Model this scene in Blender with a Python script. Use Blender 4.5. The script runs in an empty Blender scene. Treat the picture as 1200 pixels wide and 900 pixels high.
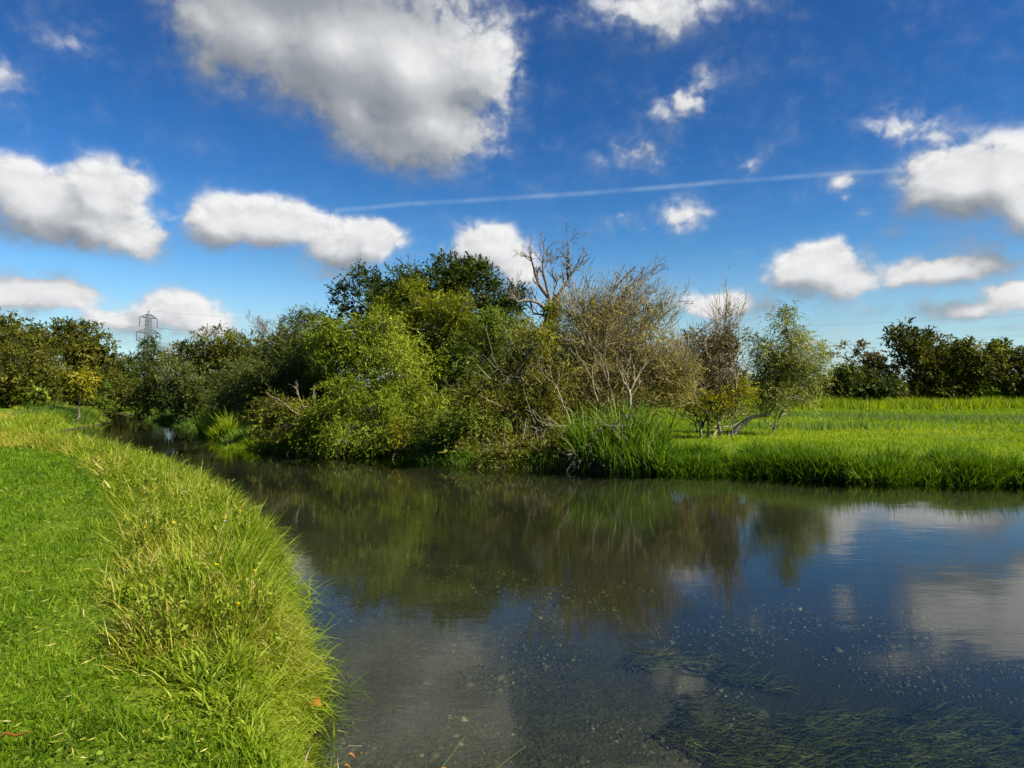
import bpy, math, random
import numpy as np

rng = np.random.default_rng(11)
random.seed(11)
S = bpy.context.scene
COL = S.collection
TAU = math.tau

# ------------------------------------------------------------------ camera
FPX, HORIZON, EYE = 900.0, 460.0, 2.4          # focal length in 1200 px units, horizon row, eye above the water
cam = bpy.data.cameras.new('camera')
cam.sensor_width, cam.lens = 36.0, 27.0
cam.clip_start, cam.clip_end = 0.1, 6000.0
camo = bpy.data.objects.new('camera', cam)
camo.location = (0, 0, EYE)
camo.rotation_euler = (math.radians(90) + math.atan(10 / FPX), 0, 0)
COL.objects.link(camo)
S.camera = camo

# ------------------------------------------------------------------ light and exposure
SUN_AZ, SUN_EL = math.radians(112), math.radians(40)   # clockwise from the view direction
sun = bpy.data.lights.new('sun', 'SUN')
sun.energy, sun.angle, sun.color = 5.0, math.radians(0.5), (1.0, 0.94, 0.84)
suno = bpy.data.objects.new('sun', sun)
suno.rotation_euler = (math.radians(90) - SUN_EL, 0, -SUN_AZ + math.pi)
COL.objects.link(suno)
S.view_settings.view_transform = 'Standard'
S.view_settings.look = 'None'
S.view_settings.gamma = 1.0
S.view_settings.exposure = 1.2
S.cycles.max_bounces = 8
S.cycles.transparent_max_bounces = 16
S.cycles.diffuse_bounces = 2
S.cycles.glossy_bounces = 3
S.cycles.transmission_bounces = 4
S.cycles.caustics_reflective = False
S.cycles.caustics_refractive = False
S.cycles.sample_clamp_indirect = 6.0


# ------------------------------------------------------------------ node helpers
class NT:
    def __init__(s, tree):
        s.t = tree

    def n(s, kind, **kw):
        nd = s.t.nodes.new(kind)
        for k, v in kw.items():
            setattr(nd, k, v)
        return nd

    def put(s, sock, v):
        if v is None:
            return
        if isinstance(v, bpy.types.NodeSocket):
            s.t.links.new(v, sock)
        else:
            sock.default_value = v

    def m(s, op, a, b=None, c=None, clamp=False):
        nd = s.n('ShaderNodeMath', operation=op, use_clamp=clamp)
        for i, v in enumerate((a, b, c)):
            s.put(nd.inputs[i], v)
        return nd.outputs[0]

    def v(s, op, a, b=None, scale=None):
        nd = s.n('ShaderNodeVectorMath', operation=op)
        s.put(nd.inputs[0], a)
        s.put(nd.inputs[1], b)
        if scale is not None:
            s.put(nd.inputs['Scale'], scale)
        return nd.outputs['Value'] if op in ('LENGTH', 'DOT_PRODUCT', 'DISTANCE') else nd.outputs[0]

    def noise(s, vec, scale, detail=3.0, rough=0.55, dist=0.0, col=False):
        nd = s.n('ShaderNodeTexNoise')
        s.put(nd.inputs['Vector'], vec)
        nd.inputs['Scale'].default_value = scale
        nd.inputs['Detail'].default_value = detail
        nd.inputs['Roughness'].default_value = rough
        nd.inputs['Distortion'].default_value = dist
        return nd.outputs['Color' if col else 'Fac']

    def smooth(s, x, lo, hi, o0=0.0, o1=1.0):
        nd = s.n('ShaderNodeMapRange', interpolation_type='SMOOTHSTEP')
        s.put(nd.inputs[0], x)
        for i, v in enumerate((lo, hi, o0, o1)):
            s.put(nd.inputs[i + 1], v)
        return nd.outputs[0]

    def mix(s, f, a, b, blend='MIX'):
        nd = s.n('ShaderNodeMix', data_type='RGBA', blend_type=blend)
        s.put(nd.inputs[0], f)
        s.put(nd.inputs[6], a if isinstance(a, bpy.types.NodeSocket) else (*a, 1.0)[:4])
        s.put(nd.inputs[7], b if isinstance(b, bpy.types.NodeSocket) else (*b, 1.0)[:4])
        return nd.outputs[2]

    def ramp(s, f, stops):
        nd = s.n('ShaderNodeValToRGB')
        el = nd.color_ramp.elements
        while len(el) < len(stops):
            el.new(0.5)
        for e, (p, c) in zip(el, stops):
            e.position, e.color = p, (*c, 1.0)
        s.put(nd.inputs[0], f)
        return nd.outputs[0]

    def comb(s, x, y, z):
        nd = s.n('ShaderNodeCombineXYZ')
        for i, v in enumerate((x, y, z)):
            s.put(nd.inputs[i], v)
        return nd.outputs[0]


# ------------------------------------------------------------------ sky: daylight sky with broken fair-weather clouds
def sky_angles(px, py):
    az = math.atan2(px - 600.0, FPX)
    return az, math.atan((HORIZON - py) / FPX * math.cos(az))


# centre and radii in photograph pixels, tilt in degrees, body (1 = dense, below = thin)
CLOUDS = [
    (300, 20, 150, 100, 0, 1), (400, 45, 160, 120, -8, 1.1), (480, 75, 150, 120, -20, 1.1), (505, 145, 100, 75, -15, 1),
    (475, 172, 85, 45, -5, .8), (560, 70, 75, 75, 0, .9), (380, -70, 260, 130, 0, 1.1), (250, 25, 85, 70, 0, .8), (420, 130, 90, 75, -25, .9),
    (120, 225, 75, 60, 0, 1), (35, 238, 95, 60, 0, 1), (90, 255, 140, 48, 0, 1), (165, 275, 60, 40, 0, .8), (5, 215, 60, 45, 0, .9), (180, 292, 34, 24, 0, .6),
    (300, 268, 95, 48, 0, 1), (258, 275, 58, 40, 0, .9), (350, 266, 68, 36, 0, .9), (425, 284, 58, 38, 0, .9), (395, 300, 75, 30, 0, .8), (385, 320, 50, 20, 0, .55),
    (60, 341, 85, 34, 0, 1), (15, 345, 60, 32, 0, .9), (110, 350, 40, 18, 0, .5),
    (205, 358, 58, 30, 0, .9), (150, 376, 85, 26, 0, .7), (235, 376, 75, 22, 0, .7), (320, 368, 40, 12, 0, .4),
    (575, 292, 66, 48, 0, 1), (605, 314, 50, 40, 0, .8), (540, 305, 30, 26, 0, .6),
    (1130, 215, 95, 60, 0, 1.1), (1185, 205, 80, 62, 0, 1.1), (1210, 245, 95, 50, 0, 1), (1088, 238, 55, 32, 0, .8), (1080, 262, 60, 18, 0, .45),
    (962, 318, 66, 38, 0, 1), (932, 326, 42, 26, 0, .9), (1000, 332, 55, 26, 0, .8),
    (1112, 322, 85, 27, 0, .9), (1155, 315, 55, 24, 0, .8), (1065, 330, 55, 20, 0, .7),
    (1140, 359, 75, 19, 0, .8), (1195, 352, 65, 24, 0, .9),
    (850, 356, 62, 24, 0, .9), (812, 362, 42, 18, 0, .7),
    (1060, 152, 62, 30, 0, .62), (1098, 160, 45, 18, 0, .5),
    (805, 112, 62, 36, 38, .6), (748, 172, 75, 26, 12, .52), (768, 186, 24, 16, 0, .45), (798, 186, 20, 13, 0, .4),
    (795, 252, 62, 30, 8, .66), (722, 255, 18, 22, 0, .45), (838, 244, 40, 16, 0, .4),
    (882, 188, 34, 22, 20, .5), (978, 214, 44, 22, 22, .52), (1010, 250, 28, 13, 10, .42), (985, 232, 20, 10, 0, .4),
    (770, 8, 135, 38, 0, .62), (800, 25, 60, 25, 0, .5), (72, 46, 60, 28, 0, .44), (5, 95, 50, 42, 0, .5), (625, 15, 50, 16, 25, .36),
    (1160, 288, 70, 24, 0, .55), (1010, 366, 80, 24, 0, .5), (1050, 274, 40, 14, 0, .42), (1180, 385, 80, 14, 0, .45), (960, 385, 70, 14, 0, .36),
    (1040, 385, 120, 16, 0, .36), (190, 398, 170, 18, 0, .5), (420, 340, 30, 14, 0, .3),
]
CONTRAIL = [(392, 246), (480, 238), (600, 231), (720, 223), (840, 213), (960, 204), (1085, 196)]


def build_world():
    w = bpy.data.worlds.new('World')
    S.world = w
    w.use_nodes = True
    w.node_tree.nodes.clear()
    # cloud body as a group, so that it can be sampled twice (here, and a step towards the sun)
    g = bpy.data.node_groups.new('cloud_body', 'ShaderNodeTree')
    g.interface.new_socket('P', in_out='INPUT', socket_type='NodeSocketVector')
    g.interface.new_socket('Dir', in_out='INPUT', socket_type='NodeSocketVector')
    g.interface.new_socket('D', in_out='OUTPUT', socket_type='NodeSocketFloat')
    g.interface.new_socket('B', in_out='OUTPUT', socket_type='NodeSocketFloat')
    t = NT(g)
    gi, go = t.n('NodeGroupInput'), t.n('NodeGroupOutput')
    P, DIR = gi.outputs[0], gi.outputs[1]
    warp = t.v('SUBTRACT', t.noise(P, 7.0, 4.0, 0.6, col=True), (.5, .5, .5))
    Q = t.v('ADD', P, t.v('MULTIPLY', warp, (0.085, 0.06, 0.0)))
    best = None
    for (cx, cy, rx, ry, tilt, body) in CLOUDS:
        u, v = sky_angles(cx, cy)
        mp = t.n('ShaderNodeMapping', vector_type='TEXTURE')
        mp.inputs['Location'].default_value = (u, v, 0)
        mp.inputs['Rotation'].default_value = (0, 0, math.radians(tilt))
        k = math.cos(u) ** 2 * 0.5 + 0.5
        gs = 1.26 * (1.20 if body < .7 else (1.14 if cy > 310 else 1.0))
        mp.inputs['Scale'].default_value = (gs * rx / FPX * k, gs * ry / FPX * k, 1)
        t.put(mp.inputs['Vector'], Q)
        gr = t.n('ShaderNodeTexGradient', gradient_type='QUADRATIC_SPHERE' if False else 'SPHERICAL')
        t.put(gr.inputs[0], mp.outputs[0])
        val = t.m('MULTIPLY', gr.outputs['Fac'], body)
        best = val if best is None else t.m('SMOOTH_MAX', best, val, 0.28)
    # the rest of the sky carries the same broken clouds
    sp = t.n('ShaderNodeSeparateXYZ')
    t.put(sp.inputs[0], DIR)
    zz = t.m('ADD', t.m('MAXIMUM', sp.outputs[2], 0.0), 0.12)
    plane = t.comb(t.m('DIVIDE', sp.outputs[0], zz), t.m('DIVIDE', sp.outputs[1], zz), 0.0)
    far = t.smooth(t.noise(plane, 1.1, 5.0, 0.55), 0.58, 0.76, 0.0, 0.9)
    sq = t.n('ShaderNodeSeparateXYZ')
    t.put(sq.inputs[0], P)
    out = t.m('MAXIMUM', t.smooth(t.m('ABSOLUTE', sq.outputs[0]), 0.72, 0.95), t.smooth(sq.outputs[1], 0.58, 0.72))
    best = t.m('MAXIMUM', best, t.m('MULTIPLY', far, out))
    wp = t.v('ADD', P, t.v('MULTIPLY', t.v('SUBTRACT', t.noise(P, 26.0, 3.0, 0.6, col=True), (.5, .5, .5)), (.045, .038, 0)))
    def puffs(vec, scale, detail):
        nd = t.n('ShaderNodeTexVoronoi', feature='F1', normalize=False)
        t.put(nd.inputs['Vector'], vec)
        nd.inputs['Scale'].default_value = scale
        nd.inputs['Detail'].default_value = detail
        nd.inputs['Roughness'].default_value = .55
        nd.inputs['Lacunarity'].default_value = 2.1
        return t.m('SUBTRACT', .62, nd.outputs['Distance'])
    puff = puffs(t.v('MULTIPLY', wp, (1, 1.25, 1)), 24.0, 2.0)
    billow = t.noise(P, 11.0, 6.0, 0.60)
    curl = t.noise(t.v('MULTIPLY', P, (1, 1.4, 1)), 58.0, 4.0, 0.62)
    d = t.m('ADD', t.m('MULTIPLY', t.m('SUBTRACT', billow, .5), 0.62), t.m('MULTIPLY', t.m('SUBTRACT', curl, .5), 0.20))
    d = t.m('ADD', best, t.m('MULTIPLY', t.m('ADD', d, t.m('MULTIPLY', puff, 0.30)), t.smooth(best, .05, .55, .45, 1.0)))
    d = t.m('SUBTRACT', d, 0.0)
    # no cloud comes out of nothing
    d = t.m('MULTIPLY', d, t.smooth(best, 0.02, 0.22))
    t.put(go.inputs[0], d)
    t.put(go.inputs[1], best)

    t = NT(w.node_tree)
    tc = t.n('ShaderNodeTexCoord')
    DIR = t.v('NORMALIZE', tc.outputs['Generated'])
    sp = t.n('ShaderNodeSeparateXYZ')
    t.put(sp.inputs[0], DIR)
    x, y, z = sp.outputs
    U = t.m('ARCTAN2', x, y)
    V = t.m('ARCSINE', z)
    P = t.comb(U, V, 0.0)
    sky = t.n('ShaderNodeTexSky', sky_type='NISHITA')
    sky.sun_disc = False
    sky.sun_elevation, sky.sun_rotation = SUN_EL, SUN_AZ
    sky.air_density, sky.dust_density, sky.ozone_density = 1.0, 0.35, 3.0
    blue = t.n('ShaderNodeHueSaturation')
    blue.inputs['Saturation'].default_value = 1.12
    blue.inputs['Value'].default_value = 0.95
    t.put(blue.inputs['Color'], sky.outputs[0])

    def body(vec):
        nd = t.n('ShaderNodeGroup')
        nd.node_tree = g
        t.put(nd.inputs[0], vec)
        t.put(nd.inputs[1], DIR)
        return nd.outputs
    (d0, b0) = body(P)
    (d1, b1) = body(t.v('ADD', P, (0.030, 0.040, 0.0)))
    # lit where the cloud thins towards the sun, grey where it thickens
    lit = t.m('ADD', 0.45, t.m('MINIMUM', t.m('MAXIMUM', t.m('MULTIPLY', t.m('SUBTRACT', b0, b1), 1.0), -.34), .30))
    lit = t.m('ADD', lit, t.m('MULTIPLY', t.m('SUBTRACT', d0, d1), t.smooth(b0, .35, .95, .36, .14)))
    lit = t.m('MINIMUM', t.m('MAXIMUM', lit, 0.0), 1.0)
    (d2, b2) = body(t.v('ADD', P, (0.007, 0.010, 0.0)))
    lit = t.m('ADD', lit, t.m('MULTIPLY', t.m('MINIMUM', t.m('MAXIMUM', t.m('SUBTRACT', d0, d2), -.22), .22), t.smooth(b0, .35, .95, .85, .10)))
    lit = t.m('ADD', lit, t.m('MULTIPLY', t.smooth(b0, .55, 1.2), .13))
    lit = t.m('MINIMUM', t.m('MAXIMUM', lit, 0.0), 1.0)
    thick = t.smooth(b0, .06, .74, 0.0, 1.0)
    lit = t.m('MINIMUM', t.m('ADD', lit, t.m('MULTIPLY', t.m('SUBTRACT', 1.0, thick), .16)), 1.0)
    hi = t.m('ADD', t.smooth(lit, .45, .85, .62, .34), t.m('MULTIPLY', t.m('SUBTRACT', 1.0, thick), .35))
    ar = t.n('ShaderNodeMapRange', interpolation_type='SMOOTHSTEP')
    t.put(ar.inputs[0], d0)
    t.put(ar.inputs[1], t.m('MULTIPLY_ADD', thick, .08, .03))
    t.put(ar.inputs[2], hi)
    a = t.m('MULTIPLY', t.m('MULTIPLY', ar.outputs[0], t.smooth(thick, 0.0, .8, .22, 1.0)), t.smooth(z, -0.01, 0.02))
    ccol = t.ramp(lit, [(0.0, (0.27, 0.30, 0.34)), (0.4, (0.40, 0.43, 0.47)), (0.70, (0.66, 0.68, 0.71)), (1.0, (1.02, 1.02, 1.02))])
    # contrail and thin high veil
    trail = None
    for (ax, ay), (bx, by) in zip(CONTRAIL, CONTRAIL[1:]):
        u0, v0 = sky_angles(ax, ay)
        u1, v1 = sky_angles(bx, by)
        f = t.m('DIVIDE', t.m('SUBTRACT', U, u0), u1 - u0)
        dv = t.m('ABSOLUTE', t.m('SUBTRACT', V, t.m('MULTIPLY_ADD', f, v1 - v0, v0)))
        on = t.m('MULTIPLY', t.m('GREATER_THAN', f, 0.0), t.m('LESS_THAN', f, 1.0))
        c = t.m('MULTIPLY', t.smooth(dv, 0.0, 0.0048, 1.0, 0.0), on)
        trail = c if trail is None else t.m('MAXIMUM', trail, c)
    trail = t.m('MULTIPLY', trail, t.smooth(t.noise(P, 22.0, 4.0), 0.3, 0.7, 0.10, 0.26))
    veil = t.noise(t.v('MULTIPLY', P, (2.2, 17.0, 1.0)), 1.0, 5.0, 0.6, 0.5)
    veil = t.m('MULTIPLY', t.smooth(veil, 0.45, 0.75, 0.0, 0.30), t.smooth(V, 0.0, 0.30, .8, 0.03))
    base = t.n('ShaderNodeMix', data_type='RGBA')
    thin = t.m('MAXIMUM', trail, veil)
    SKY_GAIN = 0.068
    gm = t.n('ShaderNodeGamma')
    t.put(gm.inputs[0], t.v('SCALE', blue.outputs[0], None, SKY_GAIN * 1.60))
    gm.inputs[1].default_value = 1.52
    skyc = t.v('MULTIPLY', gm.outputs[0], t.mix(t.smooth(V, .02, .36), (0.62, 0.76, 0.76), (0.36, 0.61, 0.70)))
    thin = t.m('MAXIMUM', thin, t.smooth(V, 0.0, .20, .55, 0.0))
    c1 = t.mix(thin, skyc, (0.235, 0.295, 0.36))
    c2 = t.mix(a, c1, t.v('SCALE', ccol, None, 0.385))
    bg = t.n('ShaderNodeBackground')
    t.put(bg.inputs[0], t.v('SCALE', c2, None, 10.0))
    bg.inputs[1].default_value = 0.10
    wo = t.n('ShaderNodeOutputWorld')
    t.put(wo.inputs[0], bg.outputs[0])
    w.cycles.sampling_method = 'MANUAL'
    w.cycles.sample_map_resolution = 512


build_world()


# ------------------------------------------------------------------ object helpers
def tag(o, label=None, cat=None, group=None, kind=None):
    if label:
        o['label'] = label
    if cat:
        o['category'] = cat
    if group:
        o['group'] = group
    if kind:
        o['kind'] = kind
    return o


def empty(name, loc, label, cat, group=None):
    o = bpy.data.objects.new(name, None)
    o.location = loc
    o.empty_display_size = 0.2
    COL.objects.link(o)
    return tag(o, label, cat, group)


class Geo:
    """Collects vertices and faces (numpy) and links them as one mesh object."""

    def __init__(s):
        s.v, s.t, s.q, s.a, s.n = [], [], [], [], 0

    def add(s, V, T=None, Q=None, tint=0.5):
        V = np.asarray(V, float).reshape(-1, 3)
        if T is not None and len(T):
            s.t.append(np.asarray(T, np.int64).reshape(-1, 3) + s.n)
        if Q is not None and len(Q):
            s.q.append(np.asarray(Q, np.int64).reshape(-1, 4) + s.n)
        s.v.append(V)
        s.a.append(np.broadcast_to(np.asarray(tint, float), (len(V),)))
        s.n += len(V)

    def build(s, name, mat, parent=None, smooth=False, origin=None):
        me = bpy.data.meshes.new(name)
        V = np.concatenate(s.v)
        org = np.array(origin if origin is not None else (0, 0, 0), float)
        if parent is not None:
            org = np.array(parent['_o'] if '_o' in parent else parent.location, float)
        V = V - org
        T = np.concatenate(s.t) if s.t else np.zeros((0, 3), np.int64)
        Q = np.concatenate(s.q) if s.q else np.zeros((0, 4), np.int64)
        me.vertices.add(len(V))
        me.vertices.foreach_set('co', V.astype(np.float32).ravel())
        loops = np.concatenate([T.ravel(), Q.ravel()]).astype(np.int32)
        me.loops.add(len(loops))
        me.loops.foreach_set('vertex_index', loops)
        nf = len(T) + len(Q)
        me.polygons.add(nf)
        st = np.concatenate([np.arange(len(T)) * 3, len(T) * 3 + np.arange(len(Q)) * 4]).astype(np.int32)
        me.polygons.foreach_set('loop_start', st)
        me.polygons.foreach_set('use_smooth', np.full(nf, smooth))
        me.update(calc_edges=True)
        at = me.attributes.new('tint', 'FLOAT', 'POINT')
        at.data.foreach_set('value', np.clip(np.concatenate(s.a), 0, 1).astype(np.float32))
        me.materials.append(mat)
        o = bpy.data.objects.new(name, me)
        COL.objects.link(o)
        if parent is not None:
            o.parent = parent
        else:
            o.location = org
        return o


def unit(a):
    return a / np.maximum(np.linalg.norm(a, axis=-1, keepdims=True), 1e-9)


def sstep(x, a, b):
    t = np.clip((x - a) / (b - a), 0, 1)
    return t * t * (3 - 2 * t)


def vnoise(P, seed=0):
    """Value noise on an integer lattice, 0..1."""
    P = np.asarray(P, float)
    i = np.floor(P).astype(np.int64)
    f = P - i
    f = f * f * (3 - 2 * f)
    out = 0
    for dx in (0, 1):
        for dy in (0, 1):
            for dz in (0, 1):
                h = (i[:, 0] + dx) * 374761393 + (i[:, 1] + dy) * 668265263 + (i[:, 2] + dz) * 2147483647 + seed * 974711
                h = (h ^ (h >> 13)) * 1274126177
                h = ((h ^ (h >> 16)) & 0xFFFF) / 65535.0
                wgt = (f[:, 0] if dx else 1 - f[:, 0]) * (f[:, 1] if dy else 1 - f[:, 1]) * (f[:, 2] if dz else 1 - f[:, 2])
                out = out + h * wgt
    return out


def tubes(geo, paths, radii, sides=5, tint=0.5):
    """paths (M,K,3), radii (M,K): M tapering tubes."""
    paths = np.asarray(paths, float)
    if paths.ndim == 2:
        paths = paths[None]
    M, K, _ = paths.shape
    radii = np.broadcast_to(np.asarray(radii, float), (M, K))
    tan = unit(np.gradient(paths, axis=1))
    ref = np.where(np.abs(tan[..., 2:3]) > 0.9, np.array([1.0, 0, 0]), np.array([0, 0, 1.0]))
    a = unit(np.cross(tan, ref))
    b = np.cross(tan, a)
    ang = np.arange(sides) / sides * TAU
    V = paths[:, :, None, :] + radii[:, :, None, None] * (np.cos(ang)[:, None] * a[:, :, None, :] + np.sin(ang)[:, None] * b[:, :, None, :])
    idx = np.arange(M * K * sides).reshape(M, K, sides)
    q = np.stack([idx[:, :-1], np.roll(idx[:, :-1], -1, 2), np.roll(idx[:, 1:], -1, 2), idx[:, 1:]], -1).reshape(-1, 4)
    tt = np.broadcast_to(np.asarray(tint, float).reshape(-1, 1, 1) if np.ndim(tint) else np.full((1, 1, 1), tint), (M, K, sides)).ravel()
    geo.add(V.reshape(-1, 3), Q=q, tint=tt)


def leaves(geo, O, A, length, width, tint, face=None):
    """Pointed leaf, four corners, slightly turned at random."""
    n = len(O)
    A = unit(A)
    r = unit(np.cross(A, rng.normal(size=(n, 3)) if face is None else face + rng.normal(0, .42, (n, 3))))
    L, W = np.asarray(length).reshape(-1, 1), np.asarray(width).reshape(-1, 1)
    V = np.stack([O, O + A * L * .42 + r * W * .5, O + A * L, O + A * L * .42 - r * W * .5], 1)
    geo.add(V.reshape(-1, 3), Q=np.arange(n * 4).reshape(n, 4), tint=np.repeat(tint, 4))


def blades(geo, P, h, w, lean, curve, tint, az=None, seg=2):
    """Grass blades bending over; seg 1 = a single triangle."""
    n = len(P)
    az = rng.uniform(0, TAU, n) if az is None else az
    d = np.stack([np.cos(az), np.sin(az), np.zeros(n)], 1)
    tw = az + rng.normal(0, .9, n)
    s = np.stack([-np.sin(tw), np.cos(tw), np.zeros(n)], 1) * (np.asarray(w) * .5).reshape(-1, 1)
    up = np.array([0, 0, 1.0])
    h, lean, curve = (np.broadcast_to(np.asarray(k, float), (n,)) for k in (h, lean, curve))
    pos, rows = P.copy(), []
    rows.append(np.stack([pos - s, pos + s], 1))
    for k in range(seg):
        th = lean + curve * (k + .5) / seg
        pos = pos + ((np.sin(th))[:, None] * d + np.cos(th)[:, None] * up) * (h / seg)[:, None]
        if k < seg - 1:
            f = 1 - 0.55 * ((k + 1) / seg) ** 1.5
            rows.append(np.stack([pos - s * f, pos + s * f], 1))
    V = np.concatenate([np.concatenate(rows, 1), pos[:, None]], 1)      # n, 2*seg+1, 3
    m = 2 * seg + 1
    base = (np.arange(n) * m)[:, None]
    T = base + np.array([[2 * seg - 2, 2 * seg - 1, 2 * seg]])
    Q = [base + np.array([[2 * k, 2 * k + 1, 2 * k + 3, 2 * k + 2]]) for k in range(seg - 1)]
    geo.add(V.reshape(-1, 3), T=T, Q=np.concatenate(Q) if Q else None, tint=np.repeat(tint, m))


# ------------------------------------------------------------------ materials
def new_mat(name):
    m = bpy.data.materials.new(name)
    m.use_nodes = True
    m.node_tree.nodes.clear()
    return m, NT(m.node_tree)


def finish(t, shader):
    o = t.n('ShaderNodeOutputMaterial')
    t.put(o.inputs[0], shader)


def leaf_mat(name, dark, mid, light, trans=0.4, rough=0.55, spec=0.10):
    m, t = new_mat(name)
    at = t.n('ShaderNodeAttribute', attribute_name='tint')
    col = t.ramp(at.outputs['Fac'], [(0.05, dark), (0.5, mid), (0.95, light)])
    p = t.n('ShaderNodeBsdfPrincipled')
    t.put(p.inputs['Base Color'], col)
    p.inputs['Roughness'].default_value = rough
    p.inputs['Specular IOR Level'].default_value = spec
    tr = t.n('ShaderNodeBsdfTranslucent')
    hs = t.n('ShaderNodeHueSaturation')
    hs.inputs['Hue'].default_value = 0.485
    hs.inputs['Saturation'].default_value = 1.12
    hs.inputs['Value'].default_value = 1.35
    t.put(hs.inputs['Color'], col)
    t.put(tr.inputs[0], hs.outputs[0])
    mx = t.n('ShaderNodeMixShader')
    mx.inputs[0].default_value = trans
    t.put(mx.inputs[1], p.outputs[0])
    t.put(mx.inputs[2], tr.outputs[0])
    finish(t, mx.outputs[0])
    return m


def bark_mat(name, c0, c1, scale=14.0):
    m, t = new_mat(name)
    tc = t.n('ShaderNodeTexCoord')
    v = t.v('MULTIPLY', tc.outputs['Object'], (1, 1, .35))
    nz = t.noise(v, scale, 5.0, 0.65)
    col = t.ramp(nz, [(.3, c0), (.7, c1)])
    p = t.n('ShaderNodeBsdfPrincipled')
    t.put(p.inputs['Base Color'], col)
    p.inputs['Roughness'].default_value = .85
    p.inputs['Specular IOR Level'].default_value = .2
    b = t.n('ShaderNodeBump')
    b.inputs['Strength'].default_value = .6
    b.inputs['Distance'].default_value = .03
    t.put(b.inputs['Height'], nz)
    t.put(p.inputs['Normal'], b.outputs[0])
    finish(t, p.outputs[0])
    return m


def flat_mat(name, col, rough=.6, metal=0.0):
    m, t = new_mat(name)
    tc = t.n('ShaderNodeTexCoord')
    nz = t.noise(tc.outputs['Object'], 9.0, 4.0)
    p = t.n('ShaderNodeBsdfPrincipled')
    t.put(p.inputs['Base Color'], t.mix(nz, [c * .75 for c in col], [c * 1.2 for c in col]))
    p.inputs['Roughness'].default_value = rough
    p.inputs['Metallic'].default_value = metal
    finish(t, p.outputs[0])
    return m


M = {
    'mown': leaf_mat('mown_grass', (.030, .070, .002), (.088, .170, .002), (.22, .30, .02), .4, .5, .10),
    'lush': leaf_mat('lush_grass', (.085, .145, .006), (.185, .255, .010), (.33, .37, .05), .45, .5, .10),
    'reed': leaf_mat('reed_leaf', (.040, .095, .012), (.095, .170, .018), (.22, .28, .06), .4, .5, .10),
    'straw': leaf_mat('straw', (.20, .21, .015), (.36, .32, .045), (.55, .46, .17), .38, .55, .10),
    'meadow': leaf_mat('meadow_grass', (.070, .150, .002), (.150, .240, .003), (.27, .33, .02), .4, .5, .10),
    'sedge': leaf_mat('blue_green_sedge', (.055, .11, .022), (.11, .175, .035), (.20, .25, .07), .35, .5, .10),
    'sedge_green': leaf_mat('green_sedge', (.030, .080, .006), (.075, .155, .010), (.19, .27, .045), .4, .5, .10),
    'weed': leaf_mat('broad_weed', (.055, .095, .006), (.13, .195, .010), (.26, .30, .03), .38, .5, .12),
    'dark': leaf_mat('dark_leaf', (.016, .028, .004), (.036, .056, .006), (.080, .100, .014), .26),
    'yellowgreen': leaf_mat('yellow_green_leaf', (.065, .085, .004), (.150, .170, .007), (.28, .28, .02), .26),
    'bright': leaf_mat('bright_willow_leaf', (.045, .068, .004), (.125, .162, .007), (.26, .31, .03), .26),
    'midgreen': leaf_mat('mid_green_leaf', (.038, .065, .006), (.085, .130, .009), (.17, .21, .03), .26),
    'greygreen': leaf_mat('grey_green_leaf', (.040, .053, .008), (.085, .105, .017), (.18, .20, .055), .26),
    'olive': leaf_mat('olive_leaf', (.050, .056, .005), (.108, .112, .009), (.22, .205, .03), .26),
    'darkolive': leaf_mat('dark_olive_leaf', (.038, .043, .005), (.082, .085, .008), (.155, .15, .02), .26),
    'paleolive': leaf_mat('pale_olive_leaf', (.062, .078, .010), (.145, .155, .022), (.27, .28, .07), .26),
    'khaki': leaf_mat('khaki_leaf', (.11, .095, .020), (.215, .185, .040), (.34, .29, .09), .33),
    'brown': leaf_mat('brown_leaf', (.070, .056, .020), (.145, .112, .042), (.24, .19, .08), .28),
    'gold': leaf_mat('gold_leaf', (.09, .10, .005), (.180, .180, .008), (.33, .29, .025), .35),
    'rust': leaf_mat('rust_leaf', (.16, .05, .012), (.28, .11, .02), (.42, .24, .05), .3),
    'hazy_leaf': leaf_mat('haze_tinted_leaf', (.07, .09, .05), (.11, .13, .085), (.16, .18, .13), .2),  # distance haze mixed into the leaf colour as a paler grey green
    'water_weed': leaf_mat('water_weed', (.060, .070, .018), (.190, .200, .060), (.36, .36, .14), .15, .6, .1),
    'bark': bark_mat('willow_bark', (.06, .045, .03), (.17, .14, .10)),
    'darkbark': bark_mat('dark_bark', (.018, .015, .011), (.055, .045, .032)),
    'pale': bark_mat('pale_dead_wood', (.20, .155, .105), (.42, .34, .25)),
    'ivybark': bark_mat('ivy_grown_bark', (.035, .035, .015), (.10, .085, .03), 6.0),
    'deadbark': bark_mat('grey_dead_bark', (.085, .07, .055), (.23, .195, .155)),
    'twig': bark_mat('khaki_twig', (.16, .13, .08), (.36, .30, .19)),
    'steel': flat_mat('galvanised_steel', (.085, .10, .115), .6, .1),
    'wire': flat_mat('aluminium_cable', (.12, .13, .15), .6, .3),
    'glassins': flat_mat('insulator_glass', (.07, .085, .09), .3),
    'yellowpetal': leaf_mat('yellow_petal', (.5, .3, .0), (.75, .50, .01), (.85, .65, .04), .3),
    'lilacpetal': leaf_mat('lilac_petal', (.35, .28, .55), (.5, .42, .72), (.75, .75, .85), .3),
}


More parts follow.
